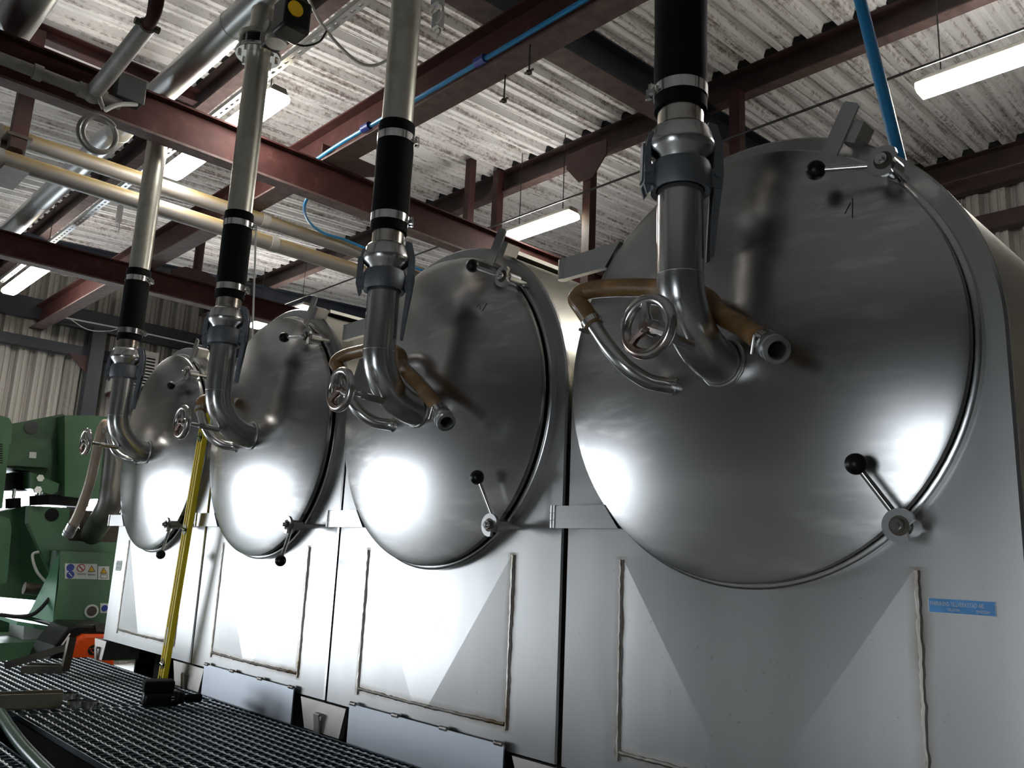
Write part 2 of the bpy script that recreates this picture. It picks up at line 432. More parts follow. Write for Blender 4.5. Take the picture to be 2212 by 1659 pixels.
ZA0, HA = 2.893, .253
A = thing('roof_support_beam', (-2.99, 0, ZA0), 'dark red steel I-beam crossing above the tanks with grey conduit and junction box on its side', 'beam')
beam_y(MB(), isec(.10, HA), -4.5, YB-.02, -2.99, ZA0).build('beam_section', 'red_oxide_dusty', A, 0)
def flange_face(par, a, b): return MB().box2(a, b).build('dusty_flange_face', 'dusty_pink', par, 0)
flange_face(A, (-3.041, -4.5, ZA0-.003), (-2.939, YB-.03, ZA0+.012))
gusset(MB(), (-2.94, .95, ZA0+HA+.12), (0, 1, 0), .5, .12).build('gusset_plate', 'red_oxide', A, 0)
B = thing('roof_support_beam', (-6.2, 0, ZA0), 'red-brown steel I-beam farther along the hall, nearest the corrugated end wall', 'beam')
beam_y(MB(), isec(.12, .22), -4.5, YB-.02, -6.2, ZA0+.02).build('beam_section', 'red_oxide_dusty', B, 0)
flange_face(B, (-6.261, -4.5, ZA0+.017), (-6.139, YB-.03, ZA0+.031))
gm = MB().prism([(-6.14, y, z) for y, z in ((1.0, ZA0+.238), (1.5, ZA0+.238), (1.5, ZA0+.29), (1.35, ZA0+.35), (1.13, ZA0+.35), (1.0, ZA0+.29))], (.012, 0, 0)).build('gusset_plate', 'red_oxide', B, 0)
pm = MB().cyl((-6.19, 1.27, ZA0+.24), (-6.19, 1.27, zroof(1.27)), .045).build('post', 'red_oxide', B)
ZP, YP, HP = ZA0+HA+.002, Sy(.513), .27
P2 = thing('cross_beam', (-2, YP, ZP), 'long rusty red steel I-beam with a blue hose clipped along its side', 'beam')
beam_x(MB(), isec(.145, HP), XL, XR, YP, ZP).build('beam_section', 'red_oxide_dusty', P2, 0)
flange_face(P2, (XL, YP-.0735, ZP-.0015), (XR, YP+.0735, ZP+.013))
for y, lab in ((Sy(.02), 'dark roof purlin above the galvanised duct'), (Sy(2.38), 'dark roof purlin carrying the slim red hanging posts'), (Sy(4.72), 'dark eaves purlin along the top of the back wall')):
    o = thing('roof_purlin', (-1.7, y, zroof(y)-.205), lab, 'purlin', 'dark purlins under the roof sheets')
    beam_x(MB(), csec(.083, .202, s=-1), XL, XR, y, zroof(y)-.205).build('purlin_section', 'purlin_dark', o, 0)
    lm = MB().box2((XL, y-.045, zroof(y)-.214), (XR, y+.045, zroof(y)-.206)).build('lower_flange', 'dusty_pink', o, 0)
    # sheet fillers and fixing clips where the sheets rest on the purlin
    f = MB(); n = 0; x = XL+.103
    while x < XR and n < 66:
        f.prism([(x-.05, y-.05, zroof(y)), (x+.05, y-.05, zroof(y)), (x+.035, y-.05, zroof(y)+.045), (x-.035, y-.05, zroof(y)+.045)], (0, .1, .005)); x += PITCH_S; n += 1
    stuff(f.build('foam_fillers', 'black_void', o, 0))
for x, lab in ((Sx(-1.017), 'deep dark steel rafter passing over the rusty beam with the blue hose'), (-7.8, 'dark steel rafter near the corrugated end wall')):
    o = thing('roof_rafter', (x, 1, 3.2), lab, 'rafter', 'dark rafters under the purlins')
    z = lambda y: Sz(3.235) + SL*(y-Sy(1.4))
    beam_y(MB(), isec(.16, .235), YF, YB-.06, x, z(YF), SL).build('rafter_section', 'dark_blue_steel', o, 0)
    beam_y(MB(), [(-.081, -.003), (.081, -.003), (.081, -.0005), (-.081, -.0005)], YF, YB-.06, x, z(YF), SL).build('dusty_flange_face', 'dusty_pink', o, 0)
# hanging posts
for (x, y, z0, z1, w, lab) in ((Sx(-2.96), Sy(2.33), 3.2, zroof(2.8), .072, 'slim red post hanging behind the big red beam, beside the short lamp'),
                               (Sx(-2.96), Sy(2.03), 3.2, zroof(2.5), .066, 'slim red post hanging behind the big red beam, farther from the short lamp')):
    MBo = MB().box2((x-w/2, y-w/2, z0), (x+w/2, y+w/2, z1)).build('hanger_post', 'red_oxide', None, 0); tag(MBo, lab, 'post', 'red hanger posts')
for (px, py, z0, lab, gus) in ((1297, 345, 2.2, 'red hanging post with a wide gusset plate at its top', True), (1606, 215, 2.0, 'slim red hanging post behind the rubber-sleeved riser of the tank marked 1', False)):
    c = onz(px, py, Sz(3.477)); yp = Sy(2.38); h = thing('hanger_post', (c.x, yp, 3.8), lab, 'post', 'red hanger posts')
    MB().box2((c.x-.039, yp-.125, z0), (c.x+.039, yp-.047, Sz(3.49))).build('post', 'red_oxide', h, 0)
    if gus: gusset(MB(), (c.x, yp-.135, Sz(3.515)), (1, 0, 0), .42, .28).build('gusset_plate', 'red_oxide', h, 0)
xt, yt = Sx(-3.335), Sy(-.97)
tie = thing('roof_tie', (xt, yt, Sz(3.40)), 'short dark red roof tie beam with a post hanging down to the yellowed pipes', 'beam')
beam_y(MB(), csec(.078, .10), -3.2, Sy(.02)-.05, xt, Sz(3.395), 0).build('tie_section', 'red_oxide', tie, 0)
MB().box2((xt-.04, yt-.045, 2.93), (xt+.04, yt+.045, Sz(3.44))).build('post', 'red_oxide', tie, 0)
for y in (-2.9, -1.6): MB().box2((xt-.03, y-.03, Sz(3.395)+.10), (xt+.03, y+.03, zroof(y)+.01)).build('packer', 'red_oxide', tie, 0)
br = MB().box2((xt-.26, yt-.07, 2.765), (xt+.12, yt+.07, 2.787)); br.box2((xt-.115, yt-.07, 2.765), (xt-.09, yt+.07, 3.02)); br.box2((xt-.115, yt-.07, 3.0), (xt+.05, yt+.07, 3.02)); br.build('pipe_cradle', 'mill_steel', tie, 0)
# girders, column and heater on the end wall
for z, h, lab in ((Sz(2.99), .255, 'dark blue girder across the end wall under the roof edge'), (Sz(2.66), .13, 'thin dark rail across the end wall below the blue girder')):
    o = MB().box2((XL+.02, -2.0, z), (XL+.14, YB-.05, z+h)).build('wall_girder', 'dark_blue_steel', None, 0); tag(o, lab, 'girder')
o = MB().box2((XL+.10, Sy(1.05), ZF), (XL+.26, Sy(1.05)+.17, Sz(3.0))).build('wall_column', 'dark_blue_steel', None, 0); tag(o, 'dark blue steel column standing against the corrugated end wall', 'column')
o = MB().prism([(XL+.2, Sy(.84), Sz(2.66)), (XL+.2, Sy(1.05), Sz(2.66)), (XL+.2, Sy(1.05), Sz(2.46))], (.015, 0, 0)).build('knee_plate', 'red_oxide', None, 0); tag(o, 'red triangular brace plate beside the dark blue column', 'plate')
for z, h, lab in ((Sz(3.53), .13, 'dark eaves rail on the back wall right under the roof'), (Sz(3.18), .14, 'dark girt rail lower on the back wall'),):
    o = MB().box2((XL, YB-.12, z), (XR, YB-.02, z+h)).build('wall_rail', 'purlin_dark', None, 0); tag(o, lab, 'rail')
hp = onx(245, 800, XL+.3)
ht = thing('wall_heater', (XL+.15, hp.y, hp.z), 'off-white louvred heater box hung on the corrugated end wall', 'heater')
MB().box2((XL+.12, hp.y-.02, hp.z-.28), (XL+.38, hp.y+.52, hp.z+.32)).build('heater_case', 'heater_white', ht, 0)
MB().box2((XL+.38, hp.y+.04, hp.z-.20), (XL+.384, hp.y+.48, hp.z+.26)).build('grille_back', 'black_void', ht, 0)
for i in range(11):
    MB().box((XL+.392, hp.y+.26, hp.z-.185+i*.043), (.02, .44, .016), Matrix.Rotation(.5, 3, 'Y')).build('louvre_slat', 'heater_white', ht, 0)
MB().box2((XL+.14, hp.y, hp.z-.33), (XL+.36, hp.y+.4, hp.z-.29)).build('bracket', 'red_oxide', ht, 0)
w = MB().tube(smoothpath([onx(150, 688, XL+.4), onx(190, 712, XL+.4), onx(235, 715, XL+.4), onx(262, 708, XL+.4)]), .006, 6); w.tube([onx(135, 685, XL+.4), onx(290, 715, XL+.4), onx(450, 750, XL+.4)], .01, 6)
tag(w.build('wall_cable', 'cable_white'), 'pale cable sagging below a thin conduit on the end wall', 'cable')

# ------------------------------------------------------------------ fluorescent lamps
def lamp(x0, x1, y, z, label, warm=False):
    o = thing('batten_lamp', ((x0+x1)/2, y, z), label, 'lamp', 'fluorescent batten lamps under the roof')
    xm = x1-x0
    MB().prism([(x0, y-.04, z+.095), (x0, y+.04, z+.095), (x0, y+.058, z+.06), (x0, y-.058, z+.06)], (xm, 0, 0)).build('housing', 'lamp_body', o, 0)
    prof = [(-.058, .060), (.058, .060), (.075, .045), (.074, .018), (.05, 0), (-.05, 0), (-.074, .018), (-.075, .045)]
    MB().prism([(x0+.03, y+a, z+b) for a, b in prof], (xm-.06, 0, 0)).build('diffuser', 'tube_glow', o, 30)
    for xe in (x0+.002, x1-.027):
        MB().prism([(xe, y+a*.99, z+b) for a, b in prof], (.025, 0, 0)).build('diffuser_end', 'tube_glow_warm', o, 30)
    for xe in (x0+.12, x1-.12):
        MB().cyl((xe, y, z+.08), (xe, y, zroof(y)), .004, n=6).build('hanger_rod', 'cable_black', o)
    return o
lamp(.20, 1.55, 2.66, 3.245, 'lit tube lamp over the tank marked 1, nearest the blue air line')
lamp(-3.19, -2.45, 2.69, 3.245, 'short lit tube lamp beside the two slim red posts')
lamp(-7.75, -6.5, 2.69, 3.245, 'lit tube lamp half hidden behind a tank door, close to the end wall')
lamp(-4.10, -2.52, .15, 3.175, 'long lit tube lamp passing over the big red beam beside the risers')
lamp(-8.45, -7.0, .15, 3.175, 'long lit tube lamp just in front of the corrugated end wall')
w = MB().tube([(XR, 2.505, 3.33), (0, 2.51, 3.33), (XL+.3, 2.51, 3.31)], .008, 6)
tag(w.build('lamp_wire', 'cable_black'), 'taut dark lamp wire running lengthwise above the hanging lamps', 'wire')
# perforated channel above the left lamp row
ch = thing('cable_channel', (-3, .045, 3.3), 'perforated grey cable channel running above the long lamps', 'cable tray')
def chan(x0, x1):
    m = MB(); zc = 3.285; yc = .06
    m.box2((x0, yc-.024, zc), (x0+x1-x0, yc-.021, zc+.03)); m.box2((x0, yc+.021, zc), (x1, yc+.024, zc+.03))
    x = x0
    m.box2((x0, yc-.024, zc), (x1, yc-.008, zc+.003)); m.box2((x0, yc+.008, zc), (x1, yc+.024, zc+.003))
    while x < x1: m.box2((x, yc-.008, zc), (x+.035, yc+.008, zc+.003)); x += .075
    return m
chan(XL+.1, 1.2).build('channel_section', 'galvanised', ch, 0)
for px, py, Y in ((610, 12, .1),): pass

# ------------------------------------------------------------------ tanks
XC = [.6395 - 1.25*k for k in range(4)]
TZ, TR = 1.10, .617
def arch(r, z0, n=48, x=None):
    """outline of the tank front, local coords, clockwise from the lower left"""
    xs = r if x is None else x
    return [(-xs, z0)] + [(-math.cos(PI*i/n)*r, TZ+math.sin(PI*i/n)*r) for i in range(n+1)] + [(xs, z0)]
MESH = {}
def cached(key, fn):
    if key not in MESH: MESH[key] = fn()
    return MESH[key]
def part(name, mesh, parent, loc=None):
    o = bpy.data.objects.new(name, mesh); col.objects.link(o); o.parent = parent
    if loc is not None: o.location = loc
    return o
def m_shell():
    m = MB(); o = arch(TR-.004, 0); n = len(o)
    m.v = [(a, .005, b) for a, b in o] + [(a, 2.3, b) for a, b in o]
    m.f = [(i, i+1, n+i+1, n+i) for i in range(n-1)] + [tuple(range(n, 2*n))] + [(0, n, 2*n-1, n-1)]
    return m.mesh('shell', 'shell_steel')
def m_plate():
    m = MB(); H, W0, ZT, ZB, back = .405, TR-.006, .60, .075, .013
    def q(*p): m.add([(a, y, b) for a, y, b in p], [tuple(range(len(p)))])
    q((-W0, 0, 0), (-H, 0, 0), (-H, 0, TZ), (-W0, 0, TZ)); q((H, 0, 0), (W0, 0, 0), (W0, 0, TZ), (H, 0, TZ))
    q((-H, 0, 0), (H, 0, 0), (H, 0, ZB), (-H, 0, ZB)); q((-H, 0, ZT), (H, 0, ZT), (H, 0, TZ), (-H, 0, TZ))
    top = [(-math.cos(PI*i/96)*W0, 0, TZ+math.sin(PI*i/96)*W0) for i in range(97)]; q(*top)
    VL, VR, pr_ = -.05, .035, -.016
    q((-H, 0, ZT), (VL, pr_, ZB), (-H, 0, ZB)); q((-H, 0, ZT), (H, 0, ZT), (VR, pr_, ZB), (VL, pr_, ZB)); q((H, 0, ZT), (H, 0, ZB), (VR, pr_, ZB))
    q((-H, 0, ZB), (VL, pr_, ZB), (VR, pr_, ZB), (H, 0, ZB))
    return m.mesh('front_plate', 'front_plate_steel', 0)
def m_rim():
    m = MB(); o1 = arch(TR-.006, 0, 96); o2 = arch(TR, 0, 96, x=TR); n = len(o1)
    L = [(o1, 0), (o2, .005), (o2, .014)]
    for A_, ya in L: m.v += [(a, ya, b) for a, b in A_]
    for j in (0, 1): m.f += [(j*n+i, j*n+i+1, (j+1)*n+i+1, (j+1)*n+i) for i in range(n-1)]
    return m.mesh('plate_rim', 'pipe_steel', 30)
def m_dish():
    r, h = .553, .060; Rs = (r*r+h*h)/(2*h); prof = []
    for i in range(25):
        a = r*i/24; prof.append((a, .058 + math.sqrt(Rs*Rs-a*a)-(Rs-h)))
    prof += [(.559, .056), (.561, .050), (.561, .040), (.556, .036), (.53, .036)]
    m = MB().lathe(prof, (0, 0, TZ), (0, -1, 0), 96); return m.mesh('door', 'dish_steel', 50)
def m_neck(): return MB().lathe([(.560, 0), (.573, 0), (.573, .024), (.568, .027), (.560, .027)], (0, 0, TZ), (0, -1, 0), 96, closed=True).mesh('neck_ring', 'pipe_steel', 40)
def m_gasket(): return MB().lathe([(.53, .02), (.552, .022), (.554, .03), (.552, .038), (.53, .038)], (0, 0, TZ), (0, -1, 0), 72).mesh('gasket', 'black_rubber', 40)
def m_elbow():
    pts = [(0, -.30, 1.53), (0, -.30, 1.40), (0, -.30, 1.268)]
    for i in range(1, 13):
        a = PI/2*i/12; pts.append((0, -.115-.185*math.cos(a), 1.268-.185*math.sin(a)))
    pts.append((0, -.075, 1.083))
    m = MB().tube(pts, .057, 32); m.torus((0, -.3, 1.263), (0, 0, 1), .0572, .0012, 32, 6); return m.mesh('filling_elbow', 'pipe_steel', 50)
def m_elbow_weld():
    n = 40; return MB().tube([(math.cos(2*PI*i/n)*.062, -.1175-.002*math.cos(2*PI*i/n)-random.uniform(0, .003), 1.085+math.sin(2*PI*i/n)*.062) for i in range(n)], [.0035+random.uniform(0, .0025) for i in range(n)], 7, closed=True).mesh('elbow_weld', 'hinge_steel')
LD = Vector((.64, .77, 0)).normalized()      # direction of the long coupling lever
def m_ring():
    m = MB().lathe([(.060, 1.485), (.073, 1.480), (.0765, 1.492), (.0765, 1.540), (.072, 1.552), (.060, 1.552)], (0, -.30, 0), n=36, closed=True)
    for s in (1, -1):
        c = Vector((0, -.30, 1.515)) + LD*.083*s
        m.box(c, (.026, .05, .05), Matrix.Rotation(math.atan2(LD.y, LD.x), 3, 'Z'))
    return m.mesh('coupling_ring', 'zinc_cast', 40)
def lever_mesh(s, long_):
    T = LD*s; N = Vector((-T.y, T.x, 0)); o = Vector((0, -.30, 0))
    if long_: pts = [(.066, 1.668), (.088, 1.662), (.102, 1.61), (.104, 1.53), (.098, 1.48), (.088, 1.40), (.078, 1.312), (.069, 1.31), (.073, 1.40), (.079, 1.48), (.078, 1.54), (.080, 1.60), (.064, 1.645)]
    else: pts = [(.066, 1.635), (.084, 1.628), (.094, 1.58), (.096, 1.49), (.088, 1.462), (.080, 1.475), (.078, 1.54), (.080, 1.59), (.064, 1.62)]
    m = MB()
    for q in (-.021, .012):
        m.prism([o+T*a+Vector((0, 0, b))+N*q for a, b in pts], N*.009)
    m.prism([o+T*(a+.004)+Vector((0, 0, b))-N*.014 for a, b in [(.094, 1.60), (.096, 1.50), (.090, 1.50), (.088, 1.60)]], N*.028)
    m.cyl(o+T*.088+N*.03+Vector((0, 0, 1.525)), o+T*.088-N*.03+Vector((0, 0, 1.525)), .009)
    return m.mesh('coupling_lever', 'zinc_cast', 40)
def m_hinge(zlo, zhi, xr_lo, xr_hi):
    m = MB().prism([(-.612, -.060, zlo), (xr_lo, -.060, zlo), (xr_hi, -.060, zhi), (-.612, -.060, zhi)], (0, .022, 0)); return m.mesh('hinge_arm', 'hinge_steel', 0)
def m_knuckle(h): return MB().cyl((0, 0, 0), (0, 0, h), .0165, n=16).mesh('hinge_knuckle', 'hinge_steel')
def m_weld(x0, z0, x1, z1):
    n = int(max(abs(x1-x0), abs(z1-z0))/.012); pts = []; rs = []
    for i in range(n+1):
        t = i/n; pts.append((x0+(x1-x0)*t+random.uniform(-.0015, .0015), -.001, z0+(z1-z0)*t+random.uniform(-.0012, .0012))); rs.append(.0058+random.uniform(-.0012, .0016))
    if abs(z1-z0) < 1e-6: pts = [(x, y-.016*max(0, 1-max(0, abs(x+.0075)-.0425)/.36), z) for x, y, z in pts]
    return MB().tube(pts, rs, 7).mesh('weld_seam', 'weld_bead')
def m_hub():
    m = MB().cyl((0, -.060, 0), (0, -.108, 0), .021, n=18); m.cyl((0, -.108, 0), (0, -.118, 0), .017, n=6); return m.mesh('clamp_hub', 'pipe_steel')
def m_stud():
    m = MB().cyl((0, .002, 0), (0, -.145, 0), .0095, n=12); m.cyl((0, -.128, 0), (0, -.142, 0), .0135, n=14); m.cyl((0, -.142, 0), (0, -.150, 0), .0095, .007, n=12); return m.mesh('stud', 'bright_steel')
def m_cam():
    pts = [(math.cos(a)*.036, math.sin(a)*.036) for a in [math.radians(d) for d in range(40, 300, 13)]] + [(.018, -.031), (.012, -.004), (.03, .012)]
    m = MB().prism([(a, -.118, b) for a, b in pts], (0, -.011, 0)); return m.mesh('cam_plate', 'hinge_steel', 0)
def m_shade_disc(): return MB().cyl((0, -.1285, 0), (0, -.1296, 0), .021, n=24).mesh('recess_shade_disc', 'mill_steel')  # flat dark disc, shade of the hollow put into its colour
def m_tab():
    d = Vector((.47, 0, .883)); e = Vector((.883, 0, -.47)); c = Vector((0, -.045, TZ)); m = MB()
    m.prism([c+d*r+e*w for r, w in ((.555, -.022), (.555, .022), (.690, .022), (.695, .016), (.695, -.016), (.690, -.022))], (0, .006, 0))
    m.prism([c+d*r+e*w+Vector((0, .006, 0)) for r, w in ((.60, .012), (.60, .05), (.655, .05), (.655, .012))], (0, .06, 0))
    return m.mesh('door_stop', 'hinge_steel', 0)
def m_wheel_rim(): return MB().torus((0, 0, 0), (0, 1, 0), .063, .0135, 40, 12).mesh('handwheel_rim', 'wheel_chrome')
def m_wheel_spokes():
    m = MB().cyl((0, -.012, 0), (0, .022, 0), .017, .020, 18)
    for i in range(3):
        a = PI/2+2*PI*i/3+.1; d = Vector((math.cos(a), 0, math.sin(a)))
        m.tube([d*.012, d*.035+Vector((0, -.004, 0)), d*.061], [.013, .010, .012], 8)
    m.cyl((0, -.02, 0), (0, -.012, 0), .008, n=6); return m.mesh('handwheel_spokes', 'wheel_chrome')
def m_spindle():
    m = MB().cyl((0, .02, 0), (0, .09, -.005), .008, n=10); m.cyl((0, .075, -.005), (0, .10, -.006), .0135, n=6); m.cyl((0, .095, -.006), (0, .17, -.01), .012, n=14); return m.mesh('spindle', 'pipe_steel')
DRAIN = [(-.165, -.118, 1.045), (-.195, -.165, 1.052), (-.232, -.205, 1.085), (-.275, -.222, 1.135), (-.315, -.228, 1.19), (-.345, -.23, 1.232)]
def m_drain():
    m = MB().tube(smoothpath([(-.075, -.045, 1.018), (-.125, -.092, 1.034)]+DRAIN, 5), .0215, 18); m.torus((-.152, -.109, 1.0415), (-.45, -.62, .1), .0215, .004, 20, 6); return m.mesh('drain_pipe', 'pipe_steel', 50)
def m_leg(): 
    m = MB()
    for x in (-.42, .42):
        for y in (.32, 2.1): m.box2((x-.05, y-.05, ZF), (x+.05, y+.05, .0))
    m.box2((-.60, .25, -.02), (.60, 2.25, -.001)); m.box2((-.60, .38, ZF), (.60, .40, -.02)); return m.mesh('stand', 'black_void', 0)  # legs and deck, plus a black sheet in place of the shade underneath
TANKLAB = ['big stainless tank marked 1, with a blue maker\'s plate beside its right weld seam', 'stainless tank with a faint pen mark, next to the tank marked 1',
           'stainless tank standing just right of the leaning yellow spirit level', 'stainless tank at the end of the row next to the green machine']
KNOB = [((.275, 1.512), (.343, .807)), ((.288, 1.556), (.37, .826)), ((.262, 1.509), (.426, .529)), ((.283, 1.434), (.44, .522))]
HUBS = [(.427, 1.492), (.422, .677)]
tanks = []
for k in range(4):
    T = thing('process_tank', (XC[k], 0, 0), TANKLAB[k], 'tank', 'stainless steel tanks in a row'); tanks.append(T)
    part('shell', cached('shell', m_shell), T); part('front_plate', cached('plate', m_plate), T)
    part('plate_rim', cached('prim', m_rim), T); part('neck_ring', cached('neck', m_neck), T); part('gasket', cached('gasket', m_gasket), T)
    part('stand', cached('leg', m_leg), T)
    door = part('door', cached('dish', m_dish), T)
    el = part('filling_elbow', cached('elbow', m_elbow), T); part('elbow_weld', cached('eweld', m_elbow_weld), el)
    ring = part('coupling_ring', cached('ring', m_ring), T)
    part('coupling_lever', cached('lev1', lambda: lever_mesh(1, True)), ring); part('coupling_lever', cached('lev2', lambda: lever_mesh(-1, False)), ring)
    for key, z0, z1, xa, xb in (('h1', .672, .738, -.372, -.424), ('h2', 1.455, 1.525, -.44, -.384)):
        h = part('hinge_arm', cached(key, lambda: m_hinge(z0, z1, xa, xb)), door)
        for i in range(3): part('hinge_knuckle', cached('kn', lambda: m_knuckle(.0215)), h, (-.6225, -.049, z0+.0005+i*.0228))
    part('weld_seam', cached('w1', lambda: m_weld(.405, .06, .405, .588)), T); part('weld_seam', cached('w2', lambda: m_weld(-.405, .055, -.405, .588)), T)
    part('weld_seam', cached('w3', lambda: m_weld(-.40, .075, .40, .075)), T)
    part('door_stop', cached('tab', m_tab), T)
    for (hx, hz), (kx, kz) in zip(HUBS, KNOB[k]):
        hub = part('clamp_hub', cached('hub', m_hub), T, (hx, 0, hz))
        part('stud', cached('stud', m_stud), hub); c = part('cam_plate', cached('cam', m_cam), hub); part('recess_shade_disc', cached('recess', m_shade_disc), hub)
        c.rotation_euler = (0, random.uniform(-.4, .4) if k else 0, 0)
        a = Vector((0, -.100, 0)); b = Vector((kx-hx, -.142, kz-hz)); d = (b-a).normalized()
        o = MB().cyl(a+d*.014, b, .0078, .0066, 12).loc().build('lever_rod', 'bright_steel', hub)
        o = MB().sphere(b, .0235).loc().build('lever_knob', 'black_plastic', hub)
    wv = part('drain_valve', cached('spindle', m_spindle), T, (.022, -.455, 1.098))
    part('handwheel_rim', cached('rim', m_wheel_rim), wv); part('handwheel_spokes', cached('spk', m_wheel_spokes), wv)
    part('drain_pipe', cached('drain', m_drain), T)
MB().box2((-.612, .205, ZF), (-.595, 2.2, -.004)).loc().build('side_dark_sheet', 'black_void', tanks[3], 0)  # added black sheet standing in for the dark under the tank
MB().box2((-.60, .75, ZF), (.61, .77, -.004)).loc().build('rear_dark_sheet', 'black_void', tanks[3], 0)  # second added sheet, black in place of the shade behind
# pen mark on the first door: two strokes following the dish
def dish_y(x, z):
    r2 = x*x+(z-TZ)**2; h = .060; r = .553; Rs = (r*r+h*h)/(2*h); return -(.058+math.sqrt(Rs*Rs-r2)-(Rs-h))-.0008
def stroke(tank, name, pts, w=.0011):
    m = MB(); P = []
    for (px, py) in pts:
        q = ony(px, py, -.11); x, z = q.x-tank.location.x, q.z; P.append(Vector((x, dish_y(x, z), z)))
    return m.tube(P, w, 5).loc().build(name, 'sign_black', tank)
stroke(tanks[0], 'pen_mark', [(1826.5, 417), (1827.5, 430), (1828, 445), (1829, 462)]); stroke(tanks[0], 'pen_mark', [(1823.5, 427), (1818, 440), (1812.5, 453)])
stroke(tanks[1], 'pen_mark', [(1018.5, 661), (1019, 656), (1022, 653), (1024.5, 657), (1025, 664)]); stroke(tanks[1], 'pen_mark', [(1037.5, 650), (1033.5, 659), (1029.5, 668)])
# maker's plate and green sticker
T = tanks[0]; pl = MB().box2((.425, -.0025, .5035), (.555, -.0005, .5335)).loc().build('maker_plate', 'plate_blue', T, 0); pl['label'] = 'blue maker\'s plate with white lettering'
fr = MB()
for a, b in (((.425, .5325), (.555, .5335)), ((.425, .5035), (.555, .5045)), ((.554, .5035), (.555, .5335)), ((.425, .5035), (.4265, .5335))): fr.box2((a[0], -.0028, a[1]), (b[0], -.0024, b[1]))
fr.loc().build('plate_border', 'sign_white', pl, 0)
text_mesh('plate_lettering', 'FABRIKENS TILLVERKSTAD AB', .0125, 'sign_white', pl, (.4285, -.0029, .5185), (1, 0, 0), (0, 0, 1), .62)
text_mesh('plate_lettering', 'TELEFON', .0075, 'sign_white', pl, (.462, -.0029, .5085), (1, 0, 0), (0, 0, 1), .8)
text_mesh('plate_lettering', 'SWEDEN', .0085, 'sign_white', pl, (.518, -.0029, .5080), (1, 0, 0), (0, 0, 1), .75)
T = tanks[3]; q = ony(257, 1222, 0); sx = q.x-XC[3]
st = MB().prism([(sx+a, -.0022, q.z+b) for a, b in ((-.045, -.03), (.03, -.03), (.045, -.018), (.045, .03), (-.03, .03), (-.045, .018))], (0, .0018, 0)).loc().build('sticker', 'sign_white', T, 0)
text_mesh('sticker_lettering', 'METALL', .021, 'sign_green', st, (sx-.036, -.0026, q.z+.005), (1, 0, 0), (0, 0, 1), .95)
text_mesh('sticker_lettering', 'SERVICE', .020, 'sign_green', st, (sx-.038, -.0026, q.z-.020), (1, 0, 0), (0, 0, 1), .90)
# top brackets and blue air line behind the first tank
for k in (1, 2):
    o = MB().box2((.16, .10, 1.69), (.23, .45, 1.705)).loc().build('top_bracket', 'shell_steel', tanks[k], 0)
# skirt plates and supports under the tanks
for k, lab in ((1, 'plain hinged steel skirt plate under the tank with the mark, longer uncovered one'), (2, 'plain hinged steel skirt plate under the tank beside the spirit level')):
    x0, x1 = XC[k]-.42, XC[k]+.42
    o = thing('skirt_plate', ((x0+x1)/2, -.02, -.11), lab, 'panel', 'hinged skirt plates')
    MB().box2((x0, -.022, -.122), (x1, -.016, .020)).build('plate', 'skirt_steel', o, 0)
    for i in range(4):
        x = x0+.02+i*.265; MB().cyl((x-.018, -.019, .021), (x+.018, -.019, .021), .0075, n=10).build('hinge_knuckle', 'worn_leg_steel', o)
for x, w, lab in ((.015, .36, 'worn steel foot block under the joint beside the tank marked 1'), (-1.235, .33, 'scratched steel foot block between the two plain skirt plates'), (-2.485, .36, 'steel foot block behind the base of the yellow spirit level'), (-3.74, .20, 'narrow steel foot block at the corner of the end tank')):
    o = thing('foot_block', (x, 0, -.115), lab, 'support', 'foot blocks under the tank joints')
    m = MB().prism([(x-w/2, -.010, -.006), (x+w/2, -.010, -.006), (x+w/2-.03, -.012, -.118), (x-w/2+.05, -.012, -.118)], (0, .02, 0)); m.box2((x-.08, .008, -.118), (x+.08, .20, -.006)); m.build('block', 'worn_leg_steel', o, 0)
    m = MB().prism([(x-.025, -.016, -.12), (x+.012, -.016, -.12), (x+.012, -.026, -.05), (x-.025, -.026, -.05)], (0, -.006, 0)); m.box2((x-.025, -.03, -.056), (x+.012, -.01, -.046)); m.build('tab', 'worn_leg_steel', o, 0)

